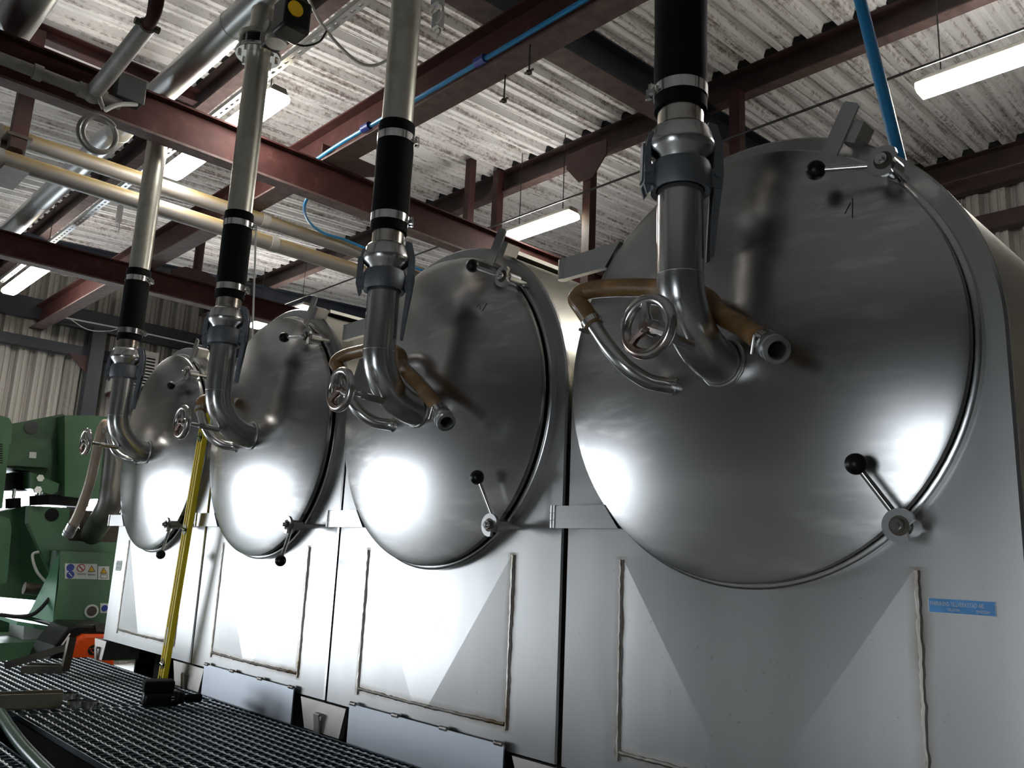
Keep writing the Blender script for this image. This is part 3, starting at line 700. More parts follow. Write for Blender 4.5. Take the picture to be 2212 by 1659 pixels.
# ------------------------------------------------------------------ risers
RISLAB = ['riser above the tank marked 1, only its black rubber sleeve and coupling in view', 'steel riser with a black rubber sleeve above the tank next to the one marked 1', 'steel riser topped by a bolted flange and a black valve actuator', 'steel riser of the end tank, passing close behind the big red beam']
for k in range(4):
    x = XC[k]
    o = thing('riser_pipe', (x, -.30, 1.55), RISLAB[k], 'pipe', 'riser pipes above the tanks')
    top = 2.955 if k == 2 else 3.211
    MB().cyl((x, -.3, 2.06), (x, -.3, top), .0575, n=36).build('steel_pipe', 'riser_steel', o)
    MB().lathe([(.060, 1.553), (.066, 1.566), (.078, 1.580), (.085, 1.594), (.0845, 1.606), (.0795, 1.620), (.077, 1.634), (.072, 1.645), (.064, 1.651), (.057, 1.652)], (x, -.3, 0), n=40).build('ball_coupling', 'pipe_steel', o, 60)
    MB().cyl((x, -.3, 1.645), (x, -.3, 1.73), .0575, n=36).build('nipple', 'rusty_nipple', o)
    MB().lathe([(.058, 1.698), (.066, 1.700), (.0665, 1.715), (.0655, 1.735), (.0655, 1.765), (.068, 1.79), (.0665, 1.9), (.068, 2.02), (.0655, 2.05), (.0655, 2.08), (.0675, 2.10), (.0665, 2.122), (.058, 2.124)], (x, -.3, 0), n=40).build('rubber_sleeve', 'black_rubber', o, 60)
    for z in (1.735, 2.048):
        c = MB().lathe([(.064, z), (.0685, z), (.0685, z+.030), (.064, z+.030)], (x, -.3, 0), n=40).build('hose_band', 'bright_steel', o)
        sd = -1 if k == 0 else 1
        b = Vector((x, -.3, z+.015))+LD*.078*sd; N = Vector((-LD.y, LD.x, 0))
        m = MB().cyl(b-N*.03, b+N*.04, .004, n=8); m.box(b-N*.012, (.012, .012, .026)); m.box(b+N*.014, (.012, .012, .026)); m.build('clamp_bolt', 'bright_steel', c)
# tie ring, flange and valve on the third riser
x = XC[2]; o = [q for q in bpy.data.objects if q.get('label') == RISLAB[2]][0]
MB().lathe([(.057, 2.955), (.108, 2.955), (.110, 2.960), (.110, 2.978), (.057, 2.978)], (x, -.3, 0), n=40).build('flange', 'bright_steel', o)
for i in range(8):
    a = 2*PI*(i+.5)/8; p = Vector((x+math.cos(a)*.088, -.3+math.sin(a)*.088, 2.935)); MB().cyl(p, p+Vector((0, 0, .10)), .009, n=6).build('flange_bolt', 'bright_steel', o)
v = thing('valve_actuator', (x+.12, -.30, 3.0), 'black butterfly valve with actuator box and yellow position dial', 'valve')
MB().lathe([(.05, 2.98), (.095, 2.98), (.095, 3.03), (.05, 3.03)], (x, -.3, 0), n=32).build('valve_body', 'black_plastic', v)
qa = ony(630, 42, -.36); qg = ony(598, 82, -.34)
bevel(MB().box(qg, (.15, .09, .07)).build('gear_case', 'black_plastic', v), .012)
bevel(MB().box(qa, (.13, .13, .16)).build('actuator_box', 'black_plastic', v), .015)
MB().cyl(qa+Vector((.06, -.02, .01)), qa+Vector((.073, -.02, .01)), .036, n=20).build('position_dial', 'sign_yellow', v)
MB().cyl(qg+Vector((.04, -.02, -.034)), qg+Vector((.04, -.02, -.06)), .05, n=20).build('gear_cover', 'galvanised', v)
MB().cyl(qg+Vector((-.02, -.05, .05)), qg+Vector((-.02, .03, .05)), .03, n=18).build('solenoid', 'pvc_grey', v)
MB().lathe([(.05, 3.03), (.105, 3.03), (.105, 3.055), (.05, 3.055)], (x, -.3, 0), n=40).build('upper_flange', 'riser_steel', v)
MB().cyl((x, -.3, 3.05), (x, -.3, 3.211), .0575, n=32).build('upper_pipe', 'riser_steel', v)
MB().tube(smoothpath([onz(638, 95, 2.95), onz(660, 99, 2.95), onz(690, 90, 3.0), onz(705, 68, 3.1)]), .005, 8).build('cable', 'cable_black', v)
# manifold duct
d = thing('manifold_duct', (-3.5, -.30, 3.29), 'shiny galvanised duct running lengthwise over the risers', 'duct')
MB().cyl((XL+.1, -.30, 3.29), (1.4, -.30, 3.29), .080, n=40).build('duct_pipe', 'galvanised', d)
for xx in (-5.6, -3.9, -2.2, -.4): MB().lathe([(.080, -.012), (.083, -.01), (.083, .01), (.080, .012)], (xx, -.3, 3.29), (1, 0, 0), 40).build('duct_joint', 'galvanised', d)
d = thing('roof_duct', (-4.5, -1.14, 3.3), 'pale round duct close to the roof, beyond the big red beam', 'duct')
MB().cyl((XL+.1, -1.14, 3.26), (.5, -1.14, 3.26), .10, n=32).build('duct_pipe', 'galvanised', d)
# yellowed white pipes along y
for x, z, r, lab in ((Sx(-3.50), Sz(2.836), .0545, 'yellowed pipe with a blue hose tied to it, upper of the pair'), (Sx(-3.335), Sz(2.622), .057, 'yellowed pipe in the steel cradle, lower of the pair')):
    o = thing('service_pipe', (x, 0, z), lab, 'pipe', 'yellowed service pipes')
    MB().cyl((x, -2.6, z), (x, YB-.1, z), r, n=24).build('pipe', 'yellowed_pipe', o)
    for y in (-.96, .9): MB().cyl((x, y-.03, z), (x, y+.03, z), r+.004, n=24).build('pipe_band', 'pvc_grey', o)
w = MB().tube([(Sx(-3.5)-.05, -.9, 3.138), (Sx(-3.5)-.056, .5, 3.1385), (Sx(-3.5)-.05, 1.9, 3.138)], .010, 8); tag(w.build('conduit', 'cable_white'), 'thin pale conduit lying along the upper yellowed pipe', 'conduit')

# ------------------------------------------------------------------ conduit, coil and box on the big red beam
o = thing('grey_conduit', (-2.89, -.8, 2.97), 'dusty grey conduit with tee fittings fixed along the big red beam', 'conduit')
XB = -2.885
MB().cyl((XB, -2.2, 2.962), (XB, -.60, 2.962), .032, n=18).build('conduit_pipe', 'pvc_grey', o)
for y in (-1.02, -.80, -.70): MB().cyl((XB, y-.022, 2.962), (XB, y+.022, 2.962), .042, n=18).build('collar', 'pvc_grey', o)
MB().sphere((XB, -.745, 2.962), .052).build('tee_body', 'pvc_grey', o)
e = onz(318, 55, 3.06)
MB().tube([(XB, -.745, 2.97), (XB+.2, -.74, 2.99), (e.x, e.y, 3.06)], .043, 16).build('branch_pipe', 'pvc_grey', o)
MB().tube(smoothpath([(e.x, e.y, 3.06), (e.x+.06, e.y, 3.07), (e.x+.10, e.y, 3.13), (e.x+.10, e.y, 3.4)]), .03, 14).build('rusty_bend', 'red_oxide_dusty', o)
MB().cyl((e.x, e.y-.06, 3.06), (e.x, e.y+.06, 3.06), .018, n=8).build('clamp', 'mill_steel', o)
MB().cyl((e.x-.02, e.y, 3.08), (e.x-.02, e.y, 3.45), .006, n=6).build('rod', 'mill_steel', o)
cb = thing('coiled_cable', (-2.9, -.70, 2.76), 'grey cable with a hanging coil, looping from the conduit to the junction box', 'cable')
cc = onx(205, 288, -2.88); pts = []
for i in range(61):
    a = PI*.35 - 2*PI*i*2.05/60; rr = .108-.02*(i/60.); pts.append((-2.88+.05*(i/60.), cc.y+.022*(i/60.)+math.cos(a)*rr*.95, cc.z-.012*(i/60.)+math.sin(a)*rr*1.05))
lead = [onx(310, 60, -2.7), onx(290, 110, -2.75), onx(240, 170, -2.80), onx(218, 190, -2.84), onx(215, 212, -2.85), onx(224, 235, -2.87)]
MB().tube(smoothpath(lead, 5), .013, 10).build('lead', 'pvc_grey', cb)
MB().tube(pts, .0105, 10).build('coil', 'pvc_grey', cb)
MB().tube(smoothpath([onx(226, 238, -2.86), onx(255, 226, -2.85), onx(296, 225, -2.85)]), .013, 10).build('tail', 'cable_white', cb)
jb = onx(278, 195, -2.87); o = thing('junction_box', (-2.87, jb.y, jb.z), 'dark grey junction box screwed to the big red beam above the cable coil', 'box')
bevel(MB().box((-2.885, jb.y+.005, jb.z), (.10, .145, .14)).build('box_body', 'box_grey', o), .006)
bevel(MB().box((-2.832, jb.y+.005, jb.z), (.008, .15, .145)).build('box_lid', 'box_grey', o), .003)
# blue hose along the cross beam, then down and along the yellowed pipe
yh = YP-.09; zh = ZP+.032
pts = [(1.2, yh, zh), (-.5, yh, zh+.004), (-1.6, yh, zh-.002), (-2.4, yh, zh), (-2.75, yh, zh-.004), (-3.0, yh+.01, zh-.008), (-3.25, yh+.02, zh-.012)]
o = thing('blue_hose', (0, yh, zh), 'bright blue hose clipped along the rusty cross-beam', 'hose')
MB().tube(smoothpath(pts, 4), .0135, 10).build('hose', 'blue_hose', o)
for xx in (Sx(-1.02), Sx(-1.98)): MB().cyl((xx-.035, yh-.006, zh), (xx+.04, yh-.006, zh), .025, n=14).build('hose_connector', 'blue_fitting', o)
for xx, yy in ((Sx(-.72), YP-.05), (Sx(-.98), YP+.05)):
    MB().cyl((xx, yy, ZP), (xx, yy, ZP-.155), .0045, n=6).build('hanger_rod', 'cable_black', o)
    MB().lathe([(.006, -.012), (.016, -.008), (.016, .006), (.006, .012)], (xx, yy, ZP-.155), n=8).build('rod_nut', 'mill_steel', o); MB().cyl((xx-.03, yy, ZP-.15), (xx+.03, yy, ZP-.15), .006, n=6).build('rod_clip', 'mill_steel', o)
h2 = [onx(668, 418, -3.06), onx(657, 450, -3.2), onx(668, 480, -3.6), onx(700, 504, -3.98), onx(745, 518, -3.98), onx(800, 541, -3.98), onx(915, 585, -3.98)]
o = MB().tube(smoothpath(h2, 6), .011, 10).build('blue_hose', 'blue_hose'); tag(o, 'thin blue hose looping below the big red beam and along the yellowed pipe', 'hose')
q0 = ony(1848, -40, .8); q1 = ony(1941, 335, .8); dq = (q0-q1); q2 = q1-dq*((q1.z-1.735)/dq.z); q3 = q1+dq*((zroof(.8)-q1.z)/dq.z)
o = MB().tube([q3, q0, q1, q2], .021, 14).build('air_line', 'blue_hose'); tag(o, 'light blue air line rising behind the tank marked 1 to the roof', 'hose')
def cableo(name, pts, r, mat, lab, cat='cable', k=6): return tag(MB().tube(smoothpath(pts, k), r, 8).build(name, mat), lab, cat)
cableo('white_cable', [onz(660, -15, 3.22), onz(700, 60, 3.24), onz(760, 125, 3.24), onz(800, 142, 3.24), onz(840, 128, 3.26), onz(860, 100, 3.3)], .009, 'cable_white', 'slack white cable drooping beside the riser with the long black sleeve')
w = MB().tube([onx(553, 500, -2.4), onx(545, 730, -2.4)], .006, 6); tag(w.build('hanging_cord', 'cable_white'), 'thin pale cord hanging straight down beside the valve riser', 'cord')
def hook(px, py, Y, lab, sc_=1.0):
    q = ony(px, py, Y); o = thing('pipe_hanger', q, lab, 'hanger', 'empty pipe hangers')
    MB().box2((q.x-.02, q.y-.02, q.z), (q.x+.02, q.y+.02, q.z+.16*sc_)).build('strap', 'galvanised', o, 0)
    MB().cyl(q+Vector((0, 0, .16*sc_)), (q.x, q.y, zroof(q.y)), .004, n=6).build('rod', 'mill_steel', o)
    MB().tube([q+Vector((math.sin(a)*.05*sc_, 0, -.05*sc_+math.cos(a)*.05*sc_)) for a in [math.radians(d) for d in range(-60, 200, 20)]], .005, 6).build('split_ring', 'galvanised', o)
hook(255, 482, .3, 'empty split-ring pipe hanger below the perforated channel'); hook(945, 12, -.1, 'empty split-ring pipe hanger behind the long-sleeved riser', .8)
o = hook(945, 62, .12, 'small pipe clip behind the long-sleeved riser', .45)

# ------------------------------------------------------------------ brown hoses
def hose_end(o, a, b, r):
    a = Vector(a); b = Vector(b); d = (b-a).normalized()
    MB().cyl(a-d*.02, a+d*.015, r+.005, n=24).build('hose_clamp', 'bright_steel', o)
    e1, e2, _ = frame(d); MB().cyl(a+e1*(r+.006)-e2*.02, a+e1*(r+.006)+e2*.025, .004, n=8).build('clamp_screw', 'bright_steel', o)
    MB().lathe([(r-.004, .01), (r+.001, .012), (r+.002, .030), (r+.006, .032), (r+.006, .042), (r+.003, .046), (r+.0045, .052), (r+.0045, .064), (r-.004, .066), (r-.008, .060), (r-.008, .01)], a, d, 28).build('end_fitting', 'galvanised', o)
    MB().cyl(a+d*.02, a+d*.045, r-.008, n=20).build('bore', 'black_void', o)
def hp_(k, px, py, Y): q = ony(px, py, Y); return (q.x-XC[k], q.y, q.z)
def brown_hose(k, rel, lab, r=.026, end=True, mat='brown_hose'):
    T = tanks[k]; pts = [Vector(p)+T.location for p in rel]
    o = thing('rubber_hose', pts[0], lab, 'hose', 'brown rubber hoses on the drain pipes')
    P = smoothpath(pts, 8); n = len(P)
    MB().tube(P, [r*(1-.10*math.exp(-((i/n-.17)/.03)**2)) for i in range(n)], 18).build('hose', mat, o)
    d = (pts[1]-pts[0]).normalized()
    MB().cyl(pts[0]+d*.004, pts[0]+d*.022, r+.004, n=22).build('hose_clamp', 'bright_steel', o)
    e1, e2, _ = frame(d); MB().cyl(pts[0]+d*.013+e2*(r+.007)-e1*.02, pts[0]+d*.013+e2*(r+.007)+e1*.02, .005, n=8).build('clamp_screw', 'bright_steel', o)
    if end: hose_end(o, P[-1], P[-1]+(P[-1]-P[-2]), r)
D5 = Vector(DRAIN[-2]); D6 = Vector(DRAIN[-1])
brown_hose(0, [D5*.5+D6*.5, D6+Vector((-.025, -.002, .035)), (-.395, -.235, 1.300), (-.375, -.215, 1.325), (-.30, -.20, 1.322), (-.16, -.19, 1.295), (-.02, -.185, 1.250), hp_(0, 1555, 678, -.19), hp_(0, 1605, 706, -.20), hp_(0, 1643, 733, -.225), hp_(0, 1658, 743, -.25)], 'brown rubber hose looping round the elbow of the tank marked 1, open end forward')
brown_hose(1, [D5*.5+D6*.5, D6+Vector((-.02, -.002, .035)), (-.385, -.235, 1.285), (-.365, -.22, 1.312), (-.29, -.20, 1.325), (-.14, -.19, 1.32), (-.04, -.185, 1.28), hp_(1, 868, 792, -.19), hp_(1, 905, 830, -.20), hp_(1, 935, 866, -.215), hp_(1, 952, 893, -.235)], 'brown rubber hose crossing the door of the tank next to the one marked 1')
brown_hose(2, [D5*.5+D6*.5, D6+Vector((-.012, .01, .03)), (-.352, -.19, 1.285), (-.32, -.14, 1.29), (-.25, -.13, 1.27)], 'short brown hose stub folded over the drain beside the spirit level', end=False)
brown_hose(3, [D5*.5+D6*.5, D6+Vector((-.015, -.005, .02)), (-.378, -.245, 1.258), (-.395, -.255, 1.20), (-.405, -.26, 1.05), (-.43, -.265, .90), (-.50, -.275, .74), (-.56, -.285, .655)], 'pale brown hose hanging down past the end tank toward the green machine', r=.029, mat='pale_hose')

# ------------------------------------------------------------------ walkway
GZ = -.118
def grating(x0, x1, y0, y1, lab):
    o = thing('walkway_grating', ((x0+x1)/2, (y0+y1)/2, GZ-.03), lab, 'grating', 'galvanised walkway gratings')
    m = MB(); nd = MB(); y = y0+.02
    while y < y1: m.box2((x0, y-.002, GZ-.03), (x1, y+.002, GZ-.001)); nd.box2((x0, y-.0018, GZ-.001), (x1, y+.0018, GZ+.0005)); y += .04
    x = x0+.02
    while x < x1:
        m.box2((x-.0017, y0, GZ-.016), (x+.0017, y1, GZ-.0015))
        yy = y0+.02
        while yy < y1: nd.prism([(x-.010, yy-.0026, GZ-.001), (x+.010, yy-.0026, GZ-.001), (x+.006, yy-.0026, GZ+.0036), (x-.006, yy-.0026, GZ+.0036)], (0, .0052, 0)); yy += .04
        x += .046
    stuff(m.build('grating_bars', 'grating_steel', o, 0)); stuff(nd.build('grating_nodes', 'grating_glint', o, 0))
    e = MB().box2((x0, y0-.004, GZ-.035), (x1, y0, GZ+.001)); e.box2((x0, y1, GZ-.035), (x1, y1+.004, GZ+.001)); e.box2((x0-.004, y0, GZ-.035), (x0, y1, GZ+.001)); e.box2((x1, y0, GZ-.035), (x1+.004, y1, GZ+.001))
    e.build('edge_band', 'grating_steel', o, 0)
grating(-3.84, -2.12, -1.10, -.03, 'galvanised grating carrying the steel frame and tray, nearest the green machine')
grating(-2.11, 1.28, -.842, -.03, 'galvanised grating running along the tank fronts under the cordless tool')
grating(-2.11, -.6, -1.62, -1.02, 'galvanised grating on the far side of the black strip')
o = thing('platform_stand', (-1.5, -.5, ZF), 'dark steel frame and legs carrying the walkway gratings', 'frame')
m = MB(); m.box2((-3.84, -1.02, GZ-.15), (1.28, -.95, GZ-.036)); m.box2((-3.84, -.10, GZ-.15), (1.28, -.04, GZ-.036))
m.build('side_rail', 'mill_steel', o, 0)
for x in (-3.7, -2.1, -.2, 1.2):
    for y in (-.985, -.07): MB().box2((x-.035, y-.035, ZF), (x+.035, y+.035, GZ-.15)).build('leg', 'mill_steel', o, 0)
o = MB().box2((-2.105, -1.015, GZ-.03), (1.2, -.848, GZ-.018)).build('slot_strip', 'matt_black', None, 0); tag(o, 'black strip in the slot between two gratings', 'mat')  # plain black strip filling the slot between the gratings
pts = [onz(0, 1540, GZ+.03), onz(22, 1575, GZ+.030), onz(50, 1612, GZ+.027), onz(85, 1650, GZ+.027), onz(125, 1690, GZ+.027)]
o = thing('ribbed_hose', pts[2], 'dark green ribbed hose lying across the black strip', 'hose')
P = smoothpath(pts, 14); MB().tube(P, [.019+.0016*(i % 2) for i in range(len(P))], 14).build('hose', 'hose_green', o)
# cordless tool standing on its battery
q = onz(345, 1527, GZ); d = Vector((.28, .96, 0)).normalized(); n = Vector((-d.y, d.x, 0))
RZ = Matrix.Rotation(math.atan2(d.y, d.x), 3, 'Z')
o = thing('cordless_driver', q, 'black cordless driver lying on the grating at the foot of the spirit level', 'power tool')
bevel(MB().box(q+Vector((0, 0, .035)), (.15, .075, .066), RZ).build('motor_housing', 'black_plastic', o), .018, 3)
bevel(MB().box(q-d*.015-n*-.0+Vector((0, 0, .088)), (.125, .085, .052), RZ).build('battery', 'black_rubber', o), .012, 3)
MB().lathe([(.0, .07), (.028, .07), (.026, .095), (.014, .10), (.0, .10)], q+Vector((0, 0, .035)), d, 20).build('gear_nose', 'black_plastic', o)
MB().lathe([(0, .10), (.016, .102), (.0175, .11), (.0175, .165), (.014, .17), (0, .17)], q+Vector((0, 0, .032)), d, 18).build('chuck', 'black_rubber', o)
for i in (-1, 1): MB().box(q+d*.045-n*.0375+Vector((0, 0, .040+.006*i)), (.012, .003, .003), RZ).build('marking', 'sign_white', o, 0)
# yellow spirit level leaning on the tanks
b0 = Vector((-2.595, -.085, GZ)); b1 = ony(450, 868, -.115); ax = (b1-b0).normalized(); L = (b1-b0).length
o = thing('spirit_level', b0, 'long yellow spirit level leaning against the tanks', 'level')
sd = Vector((1, 0, 0)); sd = (sd-ax*sd.dot(ax)).normalized(); th = ax.cross(sd)
def lvbox(name, t0, t1, w0, w1, h0, h1, mat, par, bv=0):
    m = MB(); vs = [b0+ax*t+sd*w+th*h for t in (t0, t1) for w in (w0, w1) for h in (h0, h1)]
    m.add(vs, [(0, 1, 3, 2), (4, 6, 7, 5), (0, 4, 5, 1), (2, 3, 7, 6), (0, 2, 6, 4), (1, 5, 7, 3)]); ob = m.build(name, mat, par, 0)
    return bevel(ob, bv) if bv else ob
body = lvbox('body', .004, L, -.032, .032, -.013, .013, 'yellow_level', o, .002)
s0 = -1 if (b0+th*.02-CAM).length < (b0-th*.02-CAM).length else 1
hh = -.0135*s0*-1 if False else (.0135 if (b0+th-CAM).length < (b0-th-CAM).length else -.0135)
for w in (-.012, .012): lvbox('web_rib', .02, L-.01, w-.0015, w+.0015, hh, hh*1.25, 'yellow_level', body)
for t in (.11, .78, 1.25):
    if t < L-.05:
        c = b0+ax*t; MB().cyl(c+th*hh*.9, c+th*hh*1.15, .026, n=24).build('vial_ring', 'black_plastic', body)
        MB().cyl(c-sd*.018+th*hh*1.0, c+sd*.018+th*hh*1.0, .009, n=12).build('vial', 'vial_green' if t > .5 else 'bright_steel', body)
lvbox('sticker', .20, .29, -.022, .012, hh, hh*1.06, 'sign_white', body)
lvbox('hand_hole', .03, .05, -.018, .018, hh, hh*1.05, 'black_void', body)
# welded angle frame, tray with hose clamps
o = thing('angle_frame', onz(90, 1455, GZ), 'brown steel bracket frame of square tube lying on the grating', 'bracket')
def bar(name, p, q_, w, mat, par):
    p = Vector(p); q_ = Vector(q_); e1, e2, dd = frame(q_-p); m = MB()
    m.prism([p+e1*a*w/2+e2*b*w/2 for a, b in ((-1, -1), (1, -1), (1, 1), (-1, 1))], q_-p); return m.build(name, mat, par, 0)
fa = onz(45, 1457, GZ)+Vector((0, 0, .025)); fb = onz(138, 1457, GZ)+Vector((0, 0, .025)); fc = onz(12, 1448, GZ)+Vector((0, 0, .025)); fd = fb+Vector((-.02, .02, .16))
bar('base_bar', fa, fb, .036, 'mill_steel', o); bar('upright_bar', fb+Vector((0, 0, -.01)), fd, .036, 'mill_steel', o)
bar('brace_bar', fc, fd+Vector((-.03, .0, -.05)), .036, 'mill_steel', o); bar('rear_bar', fa+Vector((-.15, .08, 0)), fb+Vector((-.1, .03, 0)), .03, 'mill_steel', o)
ta = onz(0, 1538, GZ); tb = onz(132, 1533, GZ); dv = (tb-ta); dl = dv.length; dv.normalize(); nv = Vector((-dv.y, dv.x, 0))
o = thing('steel_channel', (ta+tb)/2, 'dull tan steel channel lying on the grating beside the hose clamps', 'channel')
m = MB(); s0 = ta-dv*.35
for a, b, z0, z1 in ((0, .006, .005, .065), (.094, .10, .005, .065), (0, .10, .005, .011)):
    p = [s0+nv*a+Vector((0, 0, z0)), s0+nv*b+Vector((0, 0, z0)), s0+nv*b+Vector((0, 0, z1)), s0+nv*a+Vector((0, 0, z1))]; m.prism(p, dv*(dl+.35))
m.build('channel', 'tray_steel', o, 0)
for i, (px, py, rr, lab) in enumerate(((165, 1529, .038, 'wide stainless hose clamp lying on the grating, touching the tan channel'), (196, 1531, .030, 'smaller stainless hose clamp with its bolt toward the tool'), (150, 1512, .034, 'stainless hose clamp lying behind the tan channel'))):
    c = onz(px, py, GZ); o = thing('loose_clamp', c, lab, 'hose clamp', 'loose hose clamps on the grating')
    MB().lathe([(rr-.002, .003), (rr, .003), (rr, .030), (rr-.002, .030)], c, n=32, closed=True).build('band', 'bright_steel', o)
    e = c+Vector((.6, .6, 0)).normalized()*(rr+.008); m = MB().cyl(e+Vector((-.02, .012, .016)), e+Vector((.024, -.012, .016)), .005, n=8); m.box(e+Vector((0, 0, .016)), (.012, .012, .022)); m.build('bolt', 'bright_steel', o)

# ------------------------------------------------------------------ green machine
MX = -5.3
def P_(x, y, X=MX): return onx(x, y, X)
def slab(name, pts, X, depth, mat, par, sm=0): return MB().prism([onx(a, b, X) for a, b in pts], (-depth, 0, 0)).build(name, mat, par, sm)
c = P_(130, 1340); g = thing('green_machine', (MX-.4, c.y, ZF), 'green centrifuge-like machine with hood, rubber feet and safety labels, beyond the end tank', 'machine')
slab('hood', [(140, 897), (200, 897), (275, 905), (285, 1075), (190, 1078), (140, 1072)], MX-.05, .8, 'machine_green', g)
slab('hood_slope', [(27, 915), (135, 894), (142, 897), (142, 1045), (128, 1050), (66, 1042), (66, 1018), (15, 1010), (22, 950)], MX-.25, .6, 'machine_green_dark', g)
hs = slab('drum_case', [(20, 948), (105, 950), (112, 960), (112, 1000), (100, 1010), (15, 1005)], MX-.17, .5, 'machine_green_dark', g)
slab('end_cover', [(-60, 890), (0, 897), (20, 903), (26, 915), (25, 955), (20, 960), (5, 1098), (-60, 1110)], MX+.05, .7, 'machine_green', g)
for i in range(9):
    slab('vent_slot', [(-2, 958+i*5), (6, 959+i*5), (6, 961+i*5), (-2, 960+i*5)], MX+.053, .004, 'black_void', g)
slab('mount_foot', [(66, 1020), (128, 1045), (125, 1062), (110, 1068), (66, 1055)], MX-.1, .3, 'machine_green', g)
slab('motor_block', [(28, 1020), (66, 1022), (66, 1060), (28, 1058)], MX-.3, .3, 'black_rubber', g)
slab('belt_pipe', [(110, 1068), (195, 1072), (190, 1095), (98, 1090)], MX-.15, .25, 'black_plastic', g)
for x0, x1, y0, y1 in ((12, 45, 1076, 1098), (64, 104, 1070, 1091)):
    a = P_((x0+x1)/2, y0, MX-.12); b = P_((x0+x1)/2, y1, MX-.12); r = (P_(x1, y0, MX-.12)-P_(x0, y0, MX-.12)).length/2
    f = MB().cyl(b, a, r, n=20).build('rubber_foot', 'black_rubber', g); MB().cyl(a, a+Vector((0, 0, .07)), r*.25, n=10).build('foot_bolt', 'bright_steel', f)
for px, py in ((85, 1033), (80, 1058)): q = P_(px, py, MX-.08); MB().cyl(q, q+Vector((.03, 0, 0)), .028, n=6).build('bolt_head', 'bright_steel', g)
for px, py in ((67, 923),): q = P_(px, py, MX-.25); MB().cyl(q, q+Vector((.01, 0, 0)), .05, n=20).build('hole_plug', 'box_grey', g)
slab('small_label', [(64, 976), (79, 977), (78, 990), (63, 989)], MX-.168, .002, 'sign_white', g)
slab('side_frame', [(62, 1092), (151, 1097), (147, 1168), (260, 1172), (260, 1350), (112, 1345), (122, 1265), (60, 1130)], MX-.1, .08, 'machine_green', g)
q = P_(112, 1112, MX-.099); MB().cyl(q, q+Vector((.004, 0, 0)), .05, n=20).build('access_hole', 'black_void', g)
slab('front_box', [(130, 1190), (262, 1195), (262, 1348), (114, 1345), (126, 1265)], MX+.15, .25, 'machine_green', g)
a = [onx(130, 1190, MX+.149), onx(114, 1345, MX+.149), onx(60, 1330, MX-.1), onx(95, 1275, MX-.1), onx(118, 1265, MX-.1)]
MB().prism(a, (-.02, 0, 0)).build('corner_face', 'machine_green_daylit', g, 0)  # corner lit from the left, painted with the paler green
slab('dark_panel', [(150, 1100), (260, 1108), (260, 1178), (147, 1168)], MX-.2, .1, 'mill_steel', g)
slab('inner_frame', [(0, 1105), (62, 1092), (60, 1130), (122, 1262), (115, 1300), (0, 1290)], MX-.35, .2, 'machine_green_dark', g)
slab('cover_leg', [(-40, 1105), (20, 1120), (25, 1140), (15, 1260), (-40, 1260)], MX+.02, .3, 'machine_green', g)
q0, q1 = P_(52, 1270, MX-.1), P_(120, 1278, MX-.1); MB().cyl(q0, q1, .045, n=16).build('shaft_sleeve', 'mill_steel', g)
MB().tube(smoothpath([P_(84, 1192, MX-.05), P_(70, 1200, MX-.05), P_(80, 1235, MX), P_(105, 1262, MX), P_(120, 1268, MX+.05)]), .011, 8).build('grey_cable', 'cable_white', g)
MB().tube(smoothpath([P_(120, 1270, MX+.05), P_(105, 1295, MX+.08), P_(75, 1325, MX+.08), P_(40, 1332, MX+.05), P_(0, 1328, MX)]), .014, 8).build('black_cable', 'cable_black', g)
slab('foot_plate', [(38, 1342), (140, 1358), (140, 1368), (36, 1350)], MX-.05, .5, 'machine_green_daylit', g)
slab('pedestal', [(52, 1352), (116, 1366), (113, 1384), (50, 1384)], MX-.1, .4, 'white_paint', g)
slab('under_block', [(114, 1350), (262, 1356), (262, 1390), (110, 1388)], MX-.1, .5, 'black_void', g)
bb = MB(); pz = P_(0, 1386, MX)
bb.box2((MX-.7, pz.y-2.2, pz.z-.16), (MX+.1, pz.y+1.6, pz.z)); bb.build('base_beam', 'machine_green', g, 0)
bb = MB().box2((MX-1.3, pz.y-2.2, pz.z-.12), (MX-.75, pz.y+1.6, pz.z+.12)).build('rear_base_beam', 'machine_green_dark', g, 0)
for y in (-1.9, -.6, .6, 1.3): MB().box2((MX-.6, pz.y+y-.08, ZF), (MX-.1, pz.y+y+.08, pz.z-.16)).build('leg', 'machine_green', g, 0)
# safety labels
def lab_quad(x0, x1, y0, y1, X, mat, par, d=.002): return slab('safety_label', [(x0, y0), (x1, y0+.02*(x1-x0)), (x1, y1+.02*(x1-x0)), (x0, y1)], X, d, mat, par)
X1 = MX+.153
l1 = lab_quad(140.5, 210, 1217, 1250, X1, 'sign_white', g); l2 = lab_quad(212, 236, 1223, 1252, X1, 'sign_white', g); l3 = lab_quad(217, 234, 1303, 1324, X1, 'sign_white', g)
def disc(px, py, rpx, mat, par, X=X1+.002):
    q = onx(px, py, X); r = (onx(px, py-rpx, X)-q).length; return MB().cyl(q, q+Vector((.001, 0, 0)), r, n=20).build('label_symbol', mat, par)
def tri(px, py, rpx, mat, par, X=X1+.002): return slab('label_symbol', [(px, py-rpx), (px+rpx, py+rpx*.8), (px-rpx, py+rpx*.8)], X+.001, .001, mat, par)
disc(152, 1226, 8, 'sign_blue', l1); disc(152, 1241.5, 8, 'sign_blue', l1); disc(175, 1227, 8.5, 'sign_red', l1); disc(175, 1227, 6.8, 'sign_white', l1, X1+.0035)
slab('label_symbol', [(169.5, 1222.5), (171, 1221), (180.5, 1231.5), (179, 1233)], X1+.006, .001, 'sign_red', l1)
tri(198, 1229, 8, 'sign_black', l1); tri(198, 1229.3, 6.2, 'sign_yellow', l1, X1+.0035); tri(224, 1233, 7.5, 'sign_black', l2); tri(224, 1233.3, 5.8, 'sign_yellow', l2, X1+.0035)
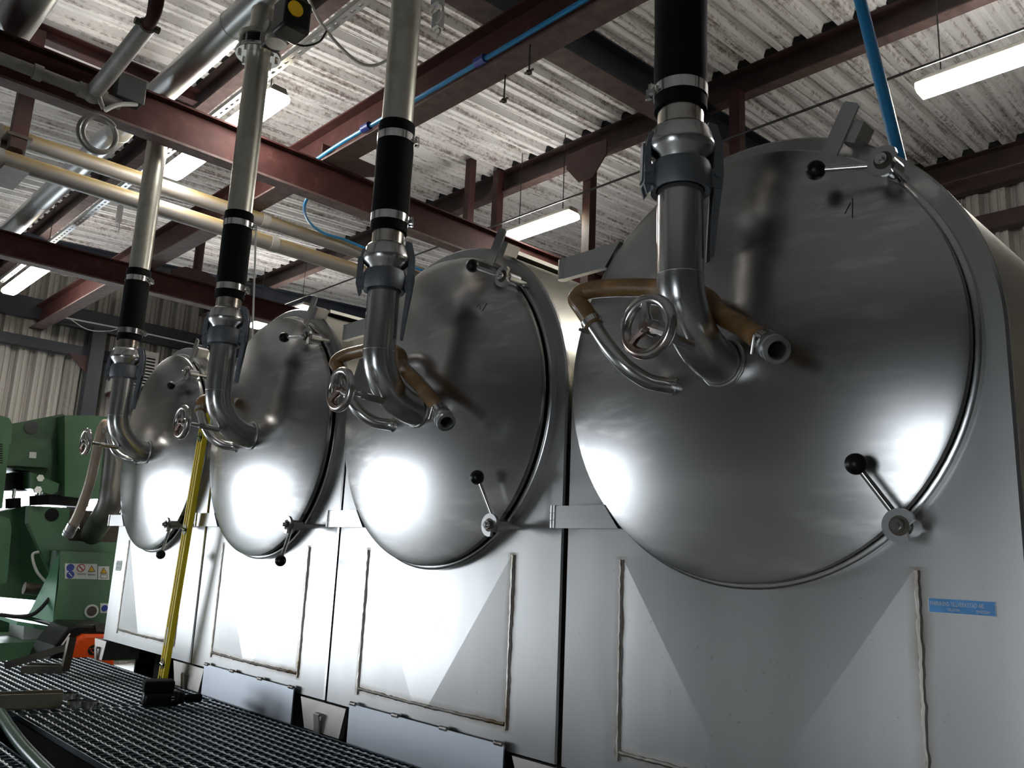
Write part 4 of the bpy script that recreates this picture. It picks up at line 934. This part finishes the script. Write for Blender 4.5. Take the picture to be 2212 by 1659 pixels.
slab('label_symbol', [(148, 1238), (150, 1237), (157, 1245), (155, 1246)], X1+.0045, .001, 'sign_white', l1)
for y0 in (1238.5, 1240.5): slab('label_text', [(167, y0), (186, y0+.3), (186, y0+1.1), (167, y0+.8)], X1+.003, .001, 'box_grey', l1)
for y0 in (1240, 1242): slab('label_text', [(190, y0), (206, y0+.3), (206, y0+1.1), (190, y0+.8)], X1+.003, .001, 'box_grey', l1)
slab('label_symbol', [(217, 1241), (232, 1241.4), (232, 1249.5), (217, 1249)], X1+.003, .001, 'box_grey', l2); slab('label_symbol', [(218, 1242), (231, 1242.4), (231, 1248.5), (218, 1248)], X1+.0045, .001, 'sign_white', l2)
disc(226, 1314, 7, 'sign_blue', l3)
q = onx(197, 1320, X1-.002); MB().cyl(q, q+Vector((.012, 0, 0)), .050, n=24).build('port_ring', 'white_paint', g); MB().cyl(q+Vector((.012, 0, 0)), q+Vector((.016, 0, 0)), .036, n=24).build('port_face', 'mill_steel', g)
MB().tube(smoothpath([onx(262, 905, -4.75), onx(252, 965, -4.75), onx(246, 1030, -4.75), onx(238, 1085, -4.75), onx(222, 1118, -4.9), onx(206, 1142, -5.2), onx(198, 1155, -5.45)], 6), .085, 24).build('outlet_duct', 'duct_dull', g)
# orange and black pallet truck hood
PX = -4.62
o = thing('pallet_truck', (PX-.3, onx(165, 1400, PX).y, ZF), 'orange and black electric pallet truck beyond the grating, partly behind the end tank', 'pallet truck')
bevel(slab('rear_body', [(98, 1440), (118, 1395), (150, 1356), (165, 1349), (248, 1350), (248, 1480), (98, 1480)], PX-.05, .45, 'black_plastic', o), .02)
bevel(slab('front_hood', [(144, 1470), (150, 1415), (168, 1380), (184, 1371), (248, 1371), (248, 1480)], PX+.02, .2, 'orange_plastic', o), .02)
slab('grab_handle', [(206, 1346), (232, 1346), (232, 1366), (208, 1364)], PX-.04, .02, 'box_grey', o)
slab('stripe', [(131, 1395), (150, 1368), (153, 1369), (135, 1395)], PX-.048, .003, 'white_paint', o)
q = onx(201, 1404, PX+.022); lg = MB().cyl(q, q+Vector((.002, 0, 0)), .034, n=28).build('logo', 'sign_black', o)
for a, b in (((193.5, 1400.5), (208.5, 1400.5)), ((208.5, 1400.5), (201, 1411)), ((201, 1411), (193.5, 1400.5))):
    bar('logo_line', onx(*a, PX+.025), onx(*b, PX+.025), .003, 'orange_plastic', lg)
text_mesh('logo_lettering', 'K', .06, 'sign_black', o, onx(215, 1412, PX+.0235)-o.location, (0, 1, 0), (0, 0, 1))
bb = MB().box2((PX-.5, onx(100, 1400, PX).y-.02, ZF), (PX+.0, onx(100, 1400, PX).y+.6, ZF+.35)).build('chassis', 'black_plastic', o, 0)
